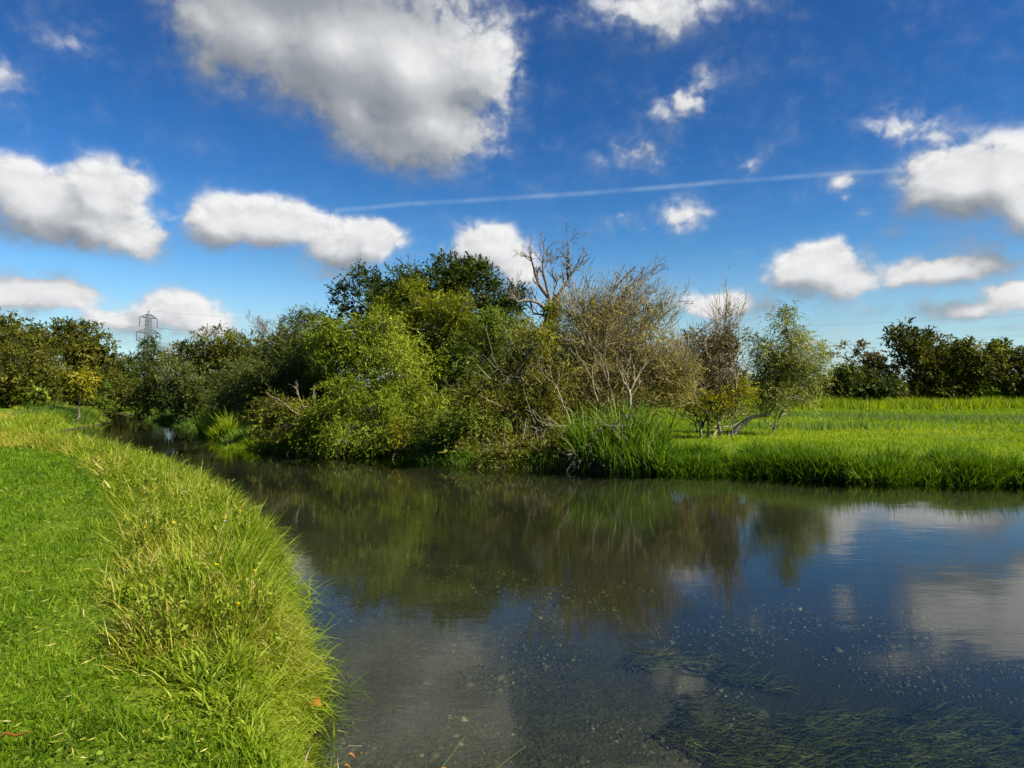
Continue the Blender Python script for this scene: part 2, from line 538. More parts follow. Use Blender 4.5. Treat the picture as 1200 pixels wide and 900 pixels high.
def ground_mat():
    m, t = new_mat('grassy_ground')
    ge = t.n('ShaderNodeNewGeometry')
    pos = ge.outputs['Position']
    sp = t.n('ShaderNodeSeparateXYZ')
    t.put(sp.inputs[0], pos)
    n1 = t.noise(pos, .23, 4.0, .6)
    n2 = t.noise(pos, 3.0, 5.0, .7)
    n3 = t.noise(pos, 28.0, 3.0, .7)
    g = t.ramp(n3, [(.3, (.040, .075, .004)), (.55, (.10, .155, .005)), (.75, (.16, .21, .010))])
    yel = t.mix(t.smooth(n1, .40, .62, 0, .8), g, t.mix(n3, (.10, .15, .006), (.22, .24, .014)))
    far = t.mix(t.smooth(sp.outputs[0], -6, 4), g, yel)
    c = t.mix(t.smooth(n2, .56, .74, 0, .55), far, (.055, .10, .010))
    soil = t.mix(n3, (.030, .022, .012), (.080, .060, .035))
    c = t.mix(t.smooth(sp.outputs[2], .03, .14), soil, c)
    p = t.n('ShaderNodeBsdfPrincipled')
    t.put(p.inputs['Base Color'], c)
    p.inputs['Roughness'].default_value = .9
    p.inputs['Specular IOR Level'].default_value = .1
    b = t.n('ShaderNodeBump')
    b.inputs['Strength'].default_value = .8
    b.inputs['Distance'].default_value = .05
    t.put(b.inputs['Height'], t.noise(pos, 18.0, 4.0, .7))
    t.put(p.inputs['Normal'], b.outputs[0])
    finish(t, p.outputs[0])
    return m


def bed_mat():
    m, t = new_mat('gravel_bed')
    ge = t.n('ShaderNodeNewGeometry')
    pos = ge.outputs['Position']
    vo = t.n('ShaderNodeTexVoronoi')
    vo.inputs['Scale'].default_value = 22.0
    t.put(vo.inputs['Vector'], t.v('ADD', pos, t.v('SCALE', t.noise(pos, 9.0, 3.0, col=True), None, .12)))
    n1 = t.noise(pos, .55, 4.0, .6)
    n2 = t.noise(pos, 6.0, 5.0, .7)
    stone = t.mix(t.m('POWER', t.v('LENGTH', vo.outputs['Color']), 3.0), (.022, .020, .013), (.056, .051, .036))
    stone = t.mix(t.smooth(n2, .35, .70, 0, .8), stone, (.022, .020, .011))
    sp = t.n('ShaderNodeSeparateXYZ')
    t.put(sp.inputs[0], pos)
    # gravel on the shallow near side, deeper silt coloured darker for the light lost in the water
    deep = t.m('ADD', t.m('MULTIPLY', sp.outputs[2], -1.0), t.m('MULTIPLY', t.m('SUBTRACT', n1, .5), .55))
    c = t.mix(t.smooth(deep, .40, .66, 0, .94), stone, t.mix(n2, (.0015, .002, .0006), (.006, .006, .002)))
    p = t.n('ShaderNodeBsdfPrincipled')
    t.put(p.inputs['Base Color'], c)
    p.inputs['Roughness'].default_value = .9
    b = t.n('ShaderNodeBump')
    b.inputs['Strength'].default_value = .7
    b.inputs['Distance'].default_value = .03
    t.put(b.inputs['Height'], t.m('SUBTRACT', 1.0, vo.outputs['Distance']))
    t.put(p.inputs['Normal'], b.outputs[0])
    finish(t, p.outputs[0])
    return m


def water_mat():
    m, t = new_mat('clear_river_water')
    ge = t.n('ShaderNodeNewGeometry')
    pos = ge.outputs['Position']
    mp = t.n('ShaderNodeMapping')
    mp.inputs['Rotation'].default_value = (0, 0, math.radians(28))
    mp.inputs['Scale'].default_value = (.55, 1.5, 1)
    t.put(mp.inputs['Vector'], pos)
    v = mp.outputs[0]
    big = t.noise(v, 1.1, 3.0, .5, .6)
    mid = t.noise(v, 5.0, 4.0, .55, .8)
    fine = t.noise(v, 22.0, 3.0, .55, .3)
    calm = t.smooth(t.noise(pos, .28, 3.0, .6), .40, .62, .35, 1.0)
    h = t.m('ADD', t.m('MULTIPLY', big, .010), t.m('ADD', t.m('MULTIPLY', mid, .0036), t.m('MULTIPLY', fine, .0009)))
    h = t.m('MULTIPLY', h, calm)
    # rings from a rising fish
    for (cx, cy, amp, r0) in ((1.32, 7.35, .0022, .24), (1.62, 6.75, .0012, .14)):
        d = t.v('LENGTH', t.v('SUBTRACT', pos, (cx, cy, 0)))
        env = t.smooth(t.m('ABSOLUTE', t.m('SUBTRACT', d, r0)), 0.0, .16, 1.0, 0.0)
        h = t.m('ADD', h, t.m('MULTIPLY', t.m('MULTIPLY', t.m('SINE', t.m('MULTIPLY', d, 52.0)), amp), env))
    b = t.n('ShaderNodeBump')
    b.inputs['Strength'].default_value = 1.0
    b.inputs['Distance'].default_value = .32
    t.put(b.inputs['Height'], h)
    cs = t.m('MINIMUM', t.m('ABSOLUTE', t.v('DOT_PRODUCT', b.outputs[0], ge.outputs['Incoming'])), 1.0)
    fres = t.m('MULTIPLY_ADD', t.m('POWER', t.m('SUBTRACT', 1.0, cs), 5.0), .98, .02)
    gl = t.n('ShaderNodeBsdfGlossy')
    gl.inputs['Roughness'].default_value = .015
    t.put(gl.inputs['Normal'], b.outputs[0])
    tr = t.n('ShaderNodeBsdfTransparent')
    tr.inputs[0].default_value = (.56, .61, .45, 1)
    mx = t.n('ShaderNodeMixShader')
    t.put(mx.inputs[0], fres)
    t.put(mx.inputs[1], tr.outputs[0])
    t.put(mx.inputs[2], gl.outputs[0])
    finish(t, mx.outputs[0])
    return m


# ------------------------------------------------------------------ the river and the land
LEFT = [(3.2, -10), (1.6, -3), (0.9, 0.4), (0.15, 2.0), (-0.55, 3.1), (-0.98, 4.2), (-1.38, 5.2), (-1.82, 6.5), (-2.32, 8), (-2.95, 9.7),
        (-4.0, 11.7), (-5.65, 14.6), (-8.0, 18), (-12, 23.4), (-17, 29), (-23.5, 38), (-27.5, 46), (-30, 53), (-32, 60), (-38, 70), (-52, 88), (-80, 118)]
RIGHT = [(70, 2), (45, 9.5), (30, 14), (20.5, 17.5), (13.0, 19.7), (11.1, 20.3), (8.3, 21.4), (4.6, 23.0), (1.3, 24.0), (-1.5, 25.2), (-3.8, 28),
         (-7, 29.8), (-10, 31.4), (-13, 36), (-16, 42), (-20, 50), (-26.5, 59), (-33, 70), (-47, 90), (-75, 121)]


def spline(P, step=.25):
    P = np.array(P, float)
    Q = np.vstack([2 * P[0] - P[1], P, 2 * P[-1] - P[-2]])
    out = []
    for i in range(1, len(Q) - 2):
        n = max(2, int(np.linalg.norm(Q[i + 1] - Q[i]) / step))
        t = np.linspace(0, 1, n, endpoint=False)[:, None]
        a, b, c, d = Q[i - 1], Q[i], Q[i + 1], Q[i + 2]
        out.append(.5 * (2 * b + (c - a) * t + (2 * a - 5 * b + 4 * c - d) * t ** 2 + (3 * b - a - 3 * c + d) * t ** 3))
    out.append(P[-1:])
    return np.vstack(out)


LS, RS = spline(LEFT, .4), spline(RIGHT, .6)
# irregular edge
LS[:, 0] += .10 * np.sin(LS[:, 1] * 2.3) * np.clip(LS[:, 1] / 6, 0, 1)
RS[:, 1] += .22 * np.sin(RS[:, 0] * 1.1) + .12 * np.sin(RS[:, 0] * 2.9 + 1)
RIVER = np.vstack([LS, RS[::-1]])


def seg_dist(P, L):
    best = np.full(len(P), 1e9)
    for a, b in zip(L[:-1], L[1:]):
        ab = b - a
        t = np.clip(((P - a) @ ab) / max(ab @ ab, 1e-9), 0, 1)
        e = P - a - t[:, None] * ab
        best = np.minimum(best, (e * e).sum(1))
    return np.sqrt(best)


def in_river(P):
    c = np.zeros(len(P), bool)
    x, y = P[:, 0], P[:, 1]
    for (x0, y0), (x1, y1) in zip(RIVER, np.roll(RIVER, -1, 0)):
        if y0 == y1:
            continue
        hit = ((y0 > y) != (y1 > y)) & (x < (x1 - x0) * (y - y0) / (y1 - y0) + x0)
        c ^= hit
    return c


def axis(lo, hi, step, grow, c):
    out = [c]
    while out[-1] < hi:
        out.append(out[-1] + max(step, grow * abs(out[-1] - c)))
    neg = [c]
    while neg[-1] > lo:
        neg.append(neg[-1] - max(step, grow * abs(neg[-1] - c)))
    return np.array(neg[:0:-1] + out)


gx = axis(-1800, 1800, .16, .035, -1.5)
gy = axis(-300, 2500, .16, .028, 4.0)
GX, GY = np.meshgrid(gx, gy, indexing='ij')
GP = np.c_[GX.ravel(), GY.ravel()]
_dl, _dr, _wet = seg_dist(GP, LS), seg_dist(GP, RS), in_river(GP)
_lt = _dl < _dr
# distance to each bank line, positive on its own land
SL = np.where(~_wet & _lt, _dl, -_dl).reshape(GX.shape)
SR = np.where(~_wet & ~_lt, _dr, -_dr).reshape(GX.shape)


def lookup(F, P):
    i = np.clip(np.searchsorted(gx, P[:, 0]) - 1, 0, len(gx) - 2)
    j = np.clip(np.searchsorted(gy, P[:, 1]) - 1, 0, len(gy) - 2)
    u = np.clip((P[:, 0] - gx[i]) / (gx[i + 1] - gx[i]), 0, 1)
    v = np.clip((P[:, 1] - gy[j]) / (gy[j + 1] - gy[j]), 0, 1)
    return F[i, j] * (1 - u) * (1 - v) + F[i + 1, j] * u * (1 - v) + F[i, j + 1] * (1 - u) * v + F[i + 1, j + 1] * u * v


def land(P):
    """height of the ground, and the distances from the left and the right bank (positive on that bank's land)"""
    P = np.asarray(P, float).reshape(-1, 2)
    dl, dr = lookup(SL, P), lookup(SR, P)
    wet = (dl < 0) & (dr < 0)
    left = dl > dr
    bumps = (vnoise(np.c_[P * .9, P[:, 0] * 0], 3) - .5) * .07 + (vnoise(np.c_[P * .17, P[:, 0] * 0], 5) - .5) * .16
    zl = .68 * sstep(dl, -.05, .42) + bumps * sstep(dl, .2, 1.5)
    zl += .55 * np.exp(-((P[:, 0] + 31.5) ** 2 / 9 + (P[:, 1] - 55) ** 2 / 16)) * sstep(dl, 0, 3)
    zr = .20 * sstep(dr, -.05, .35) + .24 * sstep(dr, .2, 2.2) + bumps * 1.3 * sstep(dr, .3, 3)
    d = np.minimum(np.abs(dl), np.abs(dr))
    bed = -.10 - .30 * sstep(d, 0, 1.6) - .40 * sstep(d, 1.5, 6) + (vnoise(np.c_[P * 1.1, P[:, 0] * 0], 9) - .5) * .10 * sstep(d, .2, 2)
    z = np.where(wet, bed, np.where(left, zl, zr))
    return z, dl, dr, wet, left


def gz(x, y):
    return float(land([(x, y)])[0][0])


GZ, _, _, GW, _ = land(GP)
idx = np.arange(len(GP)).reshape(GX.shape)
quads = np.stack([idx[:-1, :-1], idx[1:, :-1], idx[1:, 1:], idx[:-1, 1:]], -1).reshape(-1, 4)
wetq = GW[quads].all(1)


def sheet(name, q, mat):
    used, inv = np.unique(q, return_inverse=True)
    g = Geo()
    g.add(np.c_[GP[used], GZ[used]], Q=inv.reshape(-1, 4))
    return g.build(name, mat, smooth=True)


tag(sheet('ground', quads[~wetq], ground_mat()), 'green grassy ground of the water meadow and river banks', 'ground', kind='structure')
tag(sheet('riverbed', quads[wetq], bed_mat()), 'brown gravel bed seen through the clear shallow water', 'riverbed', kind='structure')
cell = np.zeros(len(GP), bool)
nearw = GW | (GZ < .12)
wq = quads[nearw[quads].any(1)]
gw = Geo()
used, inv = np.unique(wq, return_inverse=True)
gw.add(np.c_[GP[used], np.zeros(len(used))], Q=inv.reshape(-1, 4))
tag(gw.build('river', water_mat(), smooth=True), 'clear dark river reflecting trees, blue sky and clouds', 'river', kind='structure')


# ------------------------------------------------------------------ scattering over the land
def in_view(P, margin=1.5, far=200):
    return (P[:, 1] > 2.4) & (np.abs(P[:, 0]) < P[:, 1] * .70 + margin) & (P[:, 1] < far)


def strip_pts(L, n, o0, o1, power, sgn, d0=3.0, d1=200.0, xr=None):
    """points beside a bank line; sgn = +1 / -1 the land side; thinning with distance^power"""
    mid, seg = (L[1:] + L[:-1]) / 2, L[1:] - L[:-1]
    ln = np.linalg.norm(seg, axis=1)
    D = np.linalg.norm(mid, axis=1)
    wgt = ln / np.maximum(D, 3) ** power
    ok = (mid[:, 1] > 2.0) & (np.abs(mid[:, 0]) < mid[:, 1] * .75 + 4) & (D > d0) & (D < d1)
    if xr:
        ok &= (mid[:, 0] > xr[0]) & (mid[:, 0] < xr[1])
    wgt = np.where(ok, wgt, 0)
    i = rng.choice(len(mid), n, p=wgt / wgt.sum())
    nrm = unit(np.c_[-seg[:, 1], seg[:, 0]]) * sgn
    P = L[i] + seg[i] * rng.random((n, 1)) + nrm[i] * rng.uniform(o0, o1, (n, 1))
    return P


# land side of each line: left bank line runs away from the camera with land on its left (+), right bank line comes from the right with land on its right (-)
def field_pts(n, ylo, yhi, power, xlo, xhi):
    """points in a depth range, density falling as depth^-power, between two x functions"""
    u = rng.random(n * 2)
    e = 1 - (power - 1)
    y = (ylo ** e + u * (yhi ** e - ylo ** e)) ** (1 / e) if abs(e) > 1e-6 else ylo * (yhi / ylo) ** u
    a, b = xlo(y), xhi(y)
    keep = rng.random(n * 2) < np.clip((b - a) / (y * 1.0 + 3), 0, 1)
    x = a + rng.random(n * 2) * (b - a)
    return np.c_[x, y][keep & (b > a)][:n]


def stuff(geo, name, mat, label, cat):
    return tag(geo.build(name, mat), label, cat, kind='stuff')


def strip_width(D):
    return np.interp(D, [3, 4.5, 6, 9, 14, 22, 30, 45], [.45, .80, 1.20, 1.55, 1.65, 1.5, 1.8, 3])


def grassland():
    # --- mown path
    P = field_pts(340000, 2.9, 42, 1.55, lambda y: -.72 * y - 1.5, lambda y: -.15 * y + .4)
    z, dl, dr, wet, left = land(P)
    D = np.linalg.norm(P, axis=1)
    wd = strip_width(D) + (vnoise(np.c_[P * 1.4, P[:, 0] * 0], 21) - .5) * .55
    path_l = np.interp(P[:, 1], [4, 8, 11, 15, 20, 28, 40], [3.6, 4.9, 5.6, 6.3, 6.6, 7.5, 9])
    ok = ~wet & left & (dl > wd - .1) & (dl < path_l + 1.2)
    P, z, dl, D = P[ok], z[ok], dl[ok], D[ok]
    n = len(P)
    pat = vnoise(np.c_[P * 2.2, P[:, 0] * 0], 31)
    big = vnoise(np.c_[P * .6, P[:, 0] * 0], 32)
    h = (.04 + .055 * rng.random(n)) * (.6 + .9 * pat) * np.where(D > 9, 1.2, 1)
    w = np.maximum(.006, D * .0011) * rng.uniform(.7, 1.4, n)
    pat = .5 * pat + .5 * vnoise(np.c_[P * 6.5, P[:, 0] * 0], 33)
    streak = .5 + .5 * np.sin(dl * 7.5 + 2.2 * vnoise(np.c_[P * .5, P[:, 0] * 0], 34))
    dark = vnoise(np.c_[P * 3.4, P[:, 0] * 0], 35)
    keep = rng.random(n) < np.clip(1.5 - 1.6 * (dark > .62) * rng.random(n) - .25 * streak, .15, 1)
    tint = np.clip(.02 + .70 * pat + .22 * (big - .5) + .20 * (streak - .4) + rng.normal(0, .18, n), 0, 1)
    pale = rng.random(n) < .035
    tint[pale] = .97
    h[pale] *= 1.2
    P, z, D, h, w, tint, n = P[keep], z[keep], D[keep], h[keep], w[keep], tint[keep], int(keep.sum())
    near = D < 8
    g = Geo()
    P3 = np.c_[P, z - .01]
    for k, s in ((near, 2), (~near, 1)):
        blades(g, P3[k], h[k], w[k], rng.uniform(.2, 1.45, k.sum()), rng.uniform(0, .8, k.sum()), tint[k], seg=s)
    stuff(g, 'mown_grass', M['mown'], 'short mown bright green grass along the riverside path', 'grass')

    # --- unmown edge beyond the path
    P = field_pts(42000, 6, 60, 1.5, lambda y: -.72 * y - 2.5, lambda y: -.3 * y)
    z, dl, dr, wet, left = land(P)
    path_l = np.interp(P[:, 1], [4, 8, 11, 15, 20, 28, 40], [3.6, 4.9, 5.6, 6.3, 6.6, 7.5, 9])
    ok = ~wet & left & (dl > path_l - .2)
    P, z = P[ok], z[ok]
    n = len(P)
    D = np.linalg.norm(P, axis=1)
    g = Geo()
    blades(g, np.c_[P, z - .02], rng.uniform(.12, .34, n) * (.6 + .8 * vnoise(np.c_[P * .7, P[:, 0] * 0], 2)), np.maximum(.007, D * .0011), rng.uniform(.1, .7, n), rng.uniform(.1, .9, n),
           np.clip(.45 + .3 * vnoise(np.c_[P * .5, P[:, 0] * 0], 8) + rng.normal(0, .15, n), 0, 1))
    stuff(g, 'rough_grass', M['lush'], 'rough uncut grass beyond the mown path', 'grass')

    # --- tall growth between path and water
    def hfac(D):
        return np.interp(D, [3, 4.4, 5.0, 6.2, 7.5, 40], [.17, .22, .42, .85, 1, 1.05])

    def tall(name, mat, n, lo, hi, h0, h1, wmin, lean, curve, tint0, label, cat, power=1.25, patch=None, out=.35, d0=2.9):
        P = strip_pts(LS, n, 0, 1, power, 1, d0=d0, d1=60)
        # place across the strip by its own width
        z, dl, *_ = land(P)
        D = np.linalg.norm(P, axis=1)
        
        base = P
        dl0 = dl
        k = lo + (hi - lo) * rng.random(len(P))
        # move along the outward direction from distance dl0 to k*width
        eps = .05
        gx_ = (land(P + [eps, 0])[1] - land(P - [eps, 0])[1]) / (2 * eps)
        gy_ = (land(P + [0, eps])[1] - land(P - [0, eps])[1]) / (2 * eps)
        nr = unit(np.c_[gx_, gy_])
        P = base + nr * (k * strip_width(D) - dl0)[:, None]
        if patch:
            pn = vnoise(np.c_[P * patch[0], P[:, 0] * 0], patch[1])
            P, nr, k = (a[pn > patch[2]] for a in (P, nr, k))
        z, dl, dr, wet, left = land(P)
        D = np.linalg.norm(P, axis=1)
        n = len(P)
        z = np.where(wet, np.maximum(z, -.25), z)
        f = hfac(D)
        h = rng.uniform(h0, h1, n) * f
        edge = np.clip(1 - dl / .5, 0, 1)
        # lean out over the water near the edge
        az = np.where(rng.random(n) < out + .25 * edge, np.arctan2(-nr[:, 1], -nr[:, 0]) + rng.normal(0, .7, n), rng.uniform(0, TAU, n))
        # tufts: gather three quarters of the blades round common roots
        nt = max(8, n // 16)
        ti = rng.integers(0, nt, n)
        tuf = rng.random(n) < .75
        off = rng.normal(0, .045, (n, 2)) * (1 + D / 14)[:, None]
        root = P[ti % n]
        same = np.abs(np.linalg.norm(root, axis=1) - D) < 1e9
        P = np.where((tuf & same)[:, None], root + off, P)
        h = np.where(tuf, h * hfac(np.linalg.norm(root, axis=1)) / f * rng.uniform(.7, 1.15, nt)[ti], h)
        D = np.linalg.norm(P, axis=1)
        az = np.where(tuf & (rng.random(n) < .75), np.arctan2(off[:, 1], off[:, 0]) + rng.normal(0, .8, n), az)
        z, dl, dr, wet, left = land(P)
        z = np.where(wet, np.maximum(z, -.25), z)
        edge = np.clip(1 - dl / .5, 0, 1)
        tint0 = tint0 + np.where(tuf, rng.normal(0, .22, nt)[ti], 0)
        g = Geo()
        blades(g, np.c_[P, z - .02], h, np.maximum(wmin, D * .0011) * rng.uniform(.7, 1.3, n), rng.uniform(0, lean, n) + .25 * edge, rng.uniform(.15, curve, n),
               np.clip(tint0 + rng.normal(0, .17, n) + .35 * (vnoise(np.c_[P * 1.6, P[:, 0] * 0], 77) - .5), 0, 1), az=az, seg=3)
        stuff(g, name, mat, label, cat)

    tall('bank_reed_grass', M['lush'], 46000, -.03, .70, .20, .58, .014, .8, 2.3, .50, 'tall bright green grass leaning over the water edge of the near bank', 'grass')
    tall('dry_grass', M['straw'], 46000, .12, .98, .18, .48, .008, 1.1, 2.4, .36, 'yellow straw coloured seeding grass on the near bank', 'grass', patch=(1.1, 41, .44), out=.2, d0=4.6)
    tall('bank_grass', M['lush'], 52000, .22, 1.06, .12, .38, .013, 1.2, 2.5, .45, 'mixed green grass between the mown path and the bank edge', 'grass', out=.15, patch=(2.2, 44, .27))
    tall('fringe_grass', M['mown'], 26000, .0, .5, .12, .35, .007, .7, 1.2, .55, 'short fresh grass hanging over the near bank edge', 'grass', power=1.8)

    # --- seeding stems and dead thatch
    P = strip_pts(LS, 150, 0, 1, 1.0, 1, d0=5.2, d1=30)
    z, dl, *_ = land(P)
    e = .05
    nr = unit(np.c_[(land(P + [e, 0])[1] - dl) / e, (land(P + [0, e])[1] - dl) / e])
    P = P + nr * (rng.uniform(.22, .95, len(P)) * strip_width(np.linalg.norm(P, axis=1)) - dl)[:, None]
    z = land(P)[0]
    n = len(P)
    lean = rng.normal(0, .16, (n, 2))
    hh = rng.uniform(.3, .55, n)
    root = np.c_[P, z]
    mid, top = root + np.c_[lean * .35, hh * .6], root + np.c_[lean, hh]
    g = Geo()
    tubes(g, np.stack([root, mid, top], 1), np.array([.003, .0022, .0015]), 3, rng.uniform(.2, .6, n))
    k = 12
    tv = rng.uniform(.0, 1, (n, k, 1))
    O = (top[:, None] * tv + (top * .78 + mid * .22)[:, None] * (1 - tv)).reshape(-1, 3)
    A = np.repeat(unit(top - mid), k, 0) + rng.normal(0, .28, (n * k, 3))
    leaves(g, O, A, rng.uniform(.02, .042, n * k), rng.uniform(.004, .008, n * k), np.repeat(rng.uniform(.3, 1, n), k))
    stuff(g, 'seed_heads', M['straw'], 'straw coloured seed heads standing above the bank grass', 'grass')

    # --- clover, daisies leaves and clippings in the mown turf
    P = field_pts(9000, 3.0, 16, 1.5, lambda y: -.72 * y - 1, lambda y: -.15 * y + .4)
    z, dl, dr, wet, left = land(P)
    pn = vnoise(np.c_[P * 1.3, P[:, 0] * 0], 43)
    ok = ~wet & left & (dl > strip_width(np.linalg.norm(P, axis=1)) * .8) & (pn > .45)
    P, z = P[ok], z[ok]
    n = len(P)
    g = Geo()
    a = rng.uniform(0, TAU, n)
    leaves(g, np.c_[P, z + rng.uniform(.01, .05, n)], np.c_[np.cos(a), np.sin(a), rng.normal(.15, .3, n)], rng.uniform(.015, .05, n), rng.uniform(.010, .026, n), np.clip(.45 + rng.normal(0, .28, n), 0, 1))
    stuff(g, 'lawn_weeds', M['weed'], 'small clover and plantain leaves in the mown turf', 'weeds')
    P = field_pts(5000, 3.0, 14, 1.5, lambda y: -.72 * y - 1, lambda y: -.15 * y + .4)
    z, dl, dr, wet, left = land(P)
    ok = ~wet & left & (dl > strip_width(np.linalg.norm(P, axis=1)) * .9) & (rng.random(len(P)) < .5)
    P, z = P[ok], z[ok]
    n = len(P)
    g = Geo()
    a = rng.uniform(0, TAU, n)
    leaves(g, np.c_[P, z + rng.uniform(.02, .06, n)], np.c_[np.cos(a), np.sin(a), rng.normal(0, .2, n)], rng.uniform(.03, .10, n), rng.uniform(.004, .009, n), np.clip(.5 + rng.normal(0, .28, n), 0, 1))
    stuff(g, 'grass_clippings', M['straw'], 'dry pale grass clippings lying on the mown turf', 'clippings')

    # --- broad-leaved weeds along the path edge
    P = strip_pts(LS, 1500, 0, 1, .9, 1, d0=5.4, d1=34)
    z, dl, *_ = land(P)
    D = np.linalg.norm(P, axis=1)
    e = .05
    nr = unit(np.c_[(land(P + [e, 0])[1] - dl) / e, (land(P + [0, e])[1] - dl) / e])
    P = P + nr * (rng.uniform(.12, 1.0, len(P)) * strip_width(D) - dl)[:, None]
    z = land(P)[0]
    hh = rng.uniform(.16, .42, len(P)) * (.6 + .6 * vnoise(np.c_[P * 1.2, P[:, 0] * 0], 45))
    g = Geo()
    top = np.c_[P, z] + np.c_[rng.normal(0, .05, (len(P), 2)), hh]
    tubes(g, np.stack([np.c_[P, z], top], 1), np.array([.004, .003]), 3, .3)
    k = 16
    t_ = rng.random((len(P), k))
    O = (np.c_[P, z][:, None] * (1 - t_[..., None]) + top[:, None] * t_[..., None]).reshape(-1, 3)
    A = rng.normal(size=O.shape) + [0, 0, .3]
    leaves(g, O, A, rng.uniform(.03, .075, len(O)), rng.uniform(.012, .028, len(O)), np.clip(.66 + rng.normal(0, .24, len(O)), 0, 1))
    stuff(g, 'bank_weeds', M['weed'], 'broad leaved weeds growing through the bank grass', 'weeds')

    # --- fine tussock
    c = np.array([-1.95, 5.6])
    n = 900
    P = c + rng.normal(0, .16, (n, 2))
    z = land(P)[0]
    g = Geo()
    az = np.arctan2(P[:, 1] - c[1], P[:, 0] - c[0]) + rng.normal(0, .5, n)
    blades(g, np.c_[P, z - .02], rng.uniform(.2, .42, n), .005, rng.uniform(.05, 1.0, n), rng.uniform(.2, 1.0, n), np.clip(.38 + rng.normal(0, .2, n), 0, 1), az=az, seg=2)
    t = empty('grass_tussock', (c[0], c[1], gz(*c)), 'fine stemmed yellowish grass tussock standing on the near bank edge', 'grass tussock')
    o = g.build('stalks', M['straw'], t)
    o['kind'] = 'stuff'

    # --- flowers
    for name, mat, n, lab, cat, (k0, k1) in (('yellow_flowers', M['yellowpetal'], 14, 'small yellow flower heads scattered in the bank grass', 'flowers', (.2, 1.0)),
                                           ('lilac_flowers', M['lilacpetal'], 4, 'tiny pale lilac flower heads in the bank grass', 'flowers', (.3, .7))):
        P = strip_pts(LS, n, 0, 1, .9, 1, d0=5, d1=18)
        z, dl, *_ = land(P)
        nr = unit(np.c_[(land(P + [e, 0])[1] - dl) / e, (land(P + [0, e])[1] - dl) / e])
        P = P + nr * (rng.uniform(k0, k1, n) * strip_width(np.linalg.norm(P, axis=1)) - dl)[:, None]
        z = land(P)[0]
        g = Geo()
        hh = rng.uniform(.25, .45, n)
        top = np.c_[P, z + hh]
        gs = Geo()
        tubes(gs, np.stack([np.c_[P, z], top], 1), np.array([.003, .0025]), 3, .4)
        for q in range(8):
            a = np.full(n, q / 8 * TAU)
            leaves(g, top, np.c_[np.cos(a), np.sin(a), np.full(n, .35)], np.full(n, .02), np.full(n, .012), np.full(n, .6))
        ft = empty(name, (*P[0], z[0]), lab, cat)
        ft['kind'] = 'stuff'
        for geo, nm, mm in ((g, 'petals', mat), (gs, 'stems', M['lush'])):
            geo.build(nm, mm, ft)['kind'] = 'stuff'

    # --- far part of the near meadow: pale seeding grass and the mound
    P = field_pts(60000, 24, 95, 1.3, lambda y: -.78 * y - 2, lambda y: -.30 * y - 4)
    z, dl, dr, wet, left = land(P)
    path_l = np.interp(P[:, 1], [24, 28, 40], [7, 7.5, 9])
    mound = np.exp(-((P[:, 0] + 30.6) ** 2 / 3 + (P[:, 1] - 54) ** 2 / 12)) > .3
    ok = ~wet & left & ((dl < 5) | (dl > path_l)) & ~mound & (rng.random(len(P)) < .8)
    P, z = P[ok], z[ok]
    n, D = len(P), np.linalg.norm(P, axis=1)
    g = Geo()
    blades(g, np.c_[P, z - .02], rng.uniform(.25, .6, n), D * .0013, rng.uniform(.1, .6, n), rng.uniform(.1, .8, n),
           np.clip(.12 + .35 * vnoise(np.c_[P * .35, P[:, 0] * 0], 51) + rng.normal(0, .12, n), 0, 1), seg=1)
    stuff(g, 'seeding_grass', M['straw'], 'yellowish seeding grass of the far end of the near meadow', 'grass')
    P = np.array([-30.6, 54]) + rng.normal(0, 1, (9000, 2)) * [1.0, 2.2]
    z, dl, dr, wet, left = land(P)
    ok = ~wet & left & (dl < 6)
    P, z = P[ok], z[ok]
    n = len(P)
    g = Geo()
    blades(g, np.c_[P, z - .02], rng.uniform(.4, .85, n), .06, rng.uniform(.05, .6, n), rng.uniform(.2, 1.0, n), np.clip(.42 + rng.normal(0, .2, n), 0, 1), seg=1)
    stuff(g, 'mound_sedge', M['reed'], 'soft green sedge covering the mound at the river bend', 'sedge')

    P = strip_pts(LS, 6000, -.3, 1.6, .5, 1, d0=33, d1=80)
    z, dl, dr, wet, left = land(P)
    n = len(P)
    g = Geo()
    blades(g, np.c_[P, np.where(wet, np.maximum(z, -.2), z) - .02], rng.uniform(.3, .7, n), .06, rng.uniform(.05, .6, n), rng.uniform(.2, 1.0, n), np.clip(.5 + rng.normal(0, .2, n), 0, 1), seg=2)
    stuff(g, 'channel_grass', M['lush'], 'rank grass along the near bank of the narrow channel', 'grass')

    # --- across the river: bank fringe, reeds, meadow
    def fringe(name, mat, n, xr, o0, o1, h0, h1, w, tint0, label, cat, lean=.5, curve=1.3, seg=3, inw=.5, power=.6, line=RS, tuft=22, tr=.10):
        nt = max(6, n // tuft)
        Ct = strip_pts(line, nt, o0, o1, power, -1, d0=10, d1=80, xr=xr)
        ti = rng.integers(0, nt, n)
        off = rng.normal(0, tr, (n, 2))
        P = Ct[ti] + off
        th, tt = rng.uniform(.6, 1.15, nt)[ti], rng.normal(0, .12, nt)[ti]
        z, dl, dr, wet, left = land(P)
        g = Geo()
        n = len(P)
        e = .1
        nr = unit(np.c_[(land(P + [e, 0])[2] - dr) / e, (land(P + [0, e])[2] - dr) / e])
        az = np.where(rng.random(n) < inw, np.arctan2(-nr[:, 1], -nr[:, 0]) + rng.normal(0, .8, n), np.arctan2(off[:, 1], off[:, 0]) + rng.normal(0, .5, n))
        hn = (.42 + 1.0 * vnoise(np.c_[P * .9, P[:, 0] * 0], 61)) * th
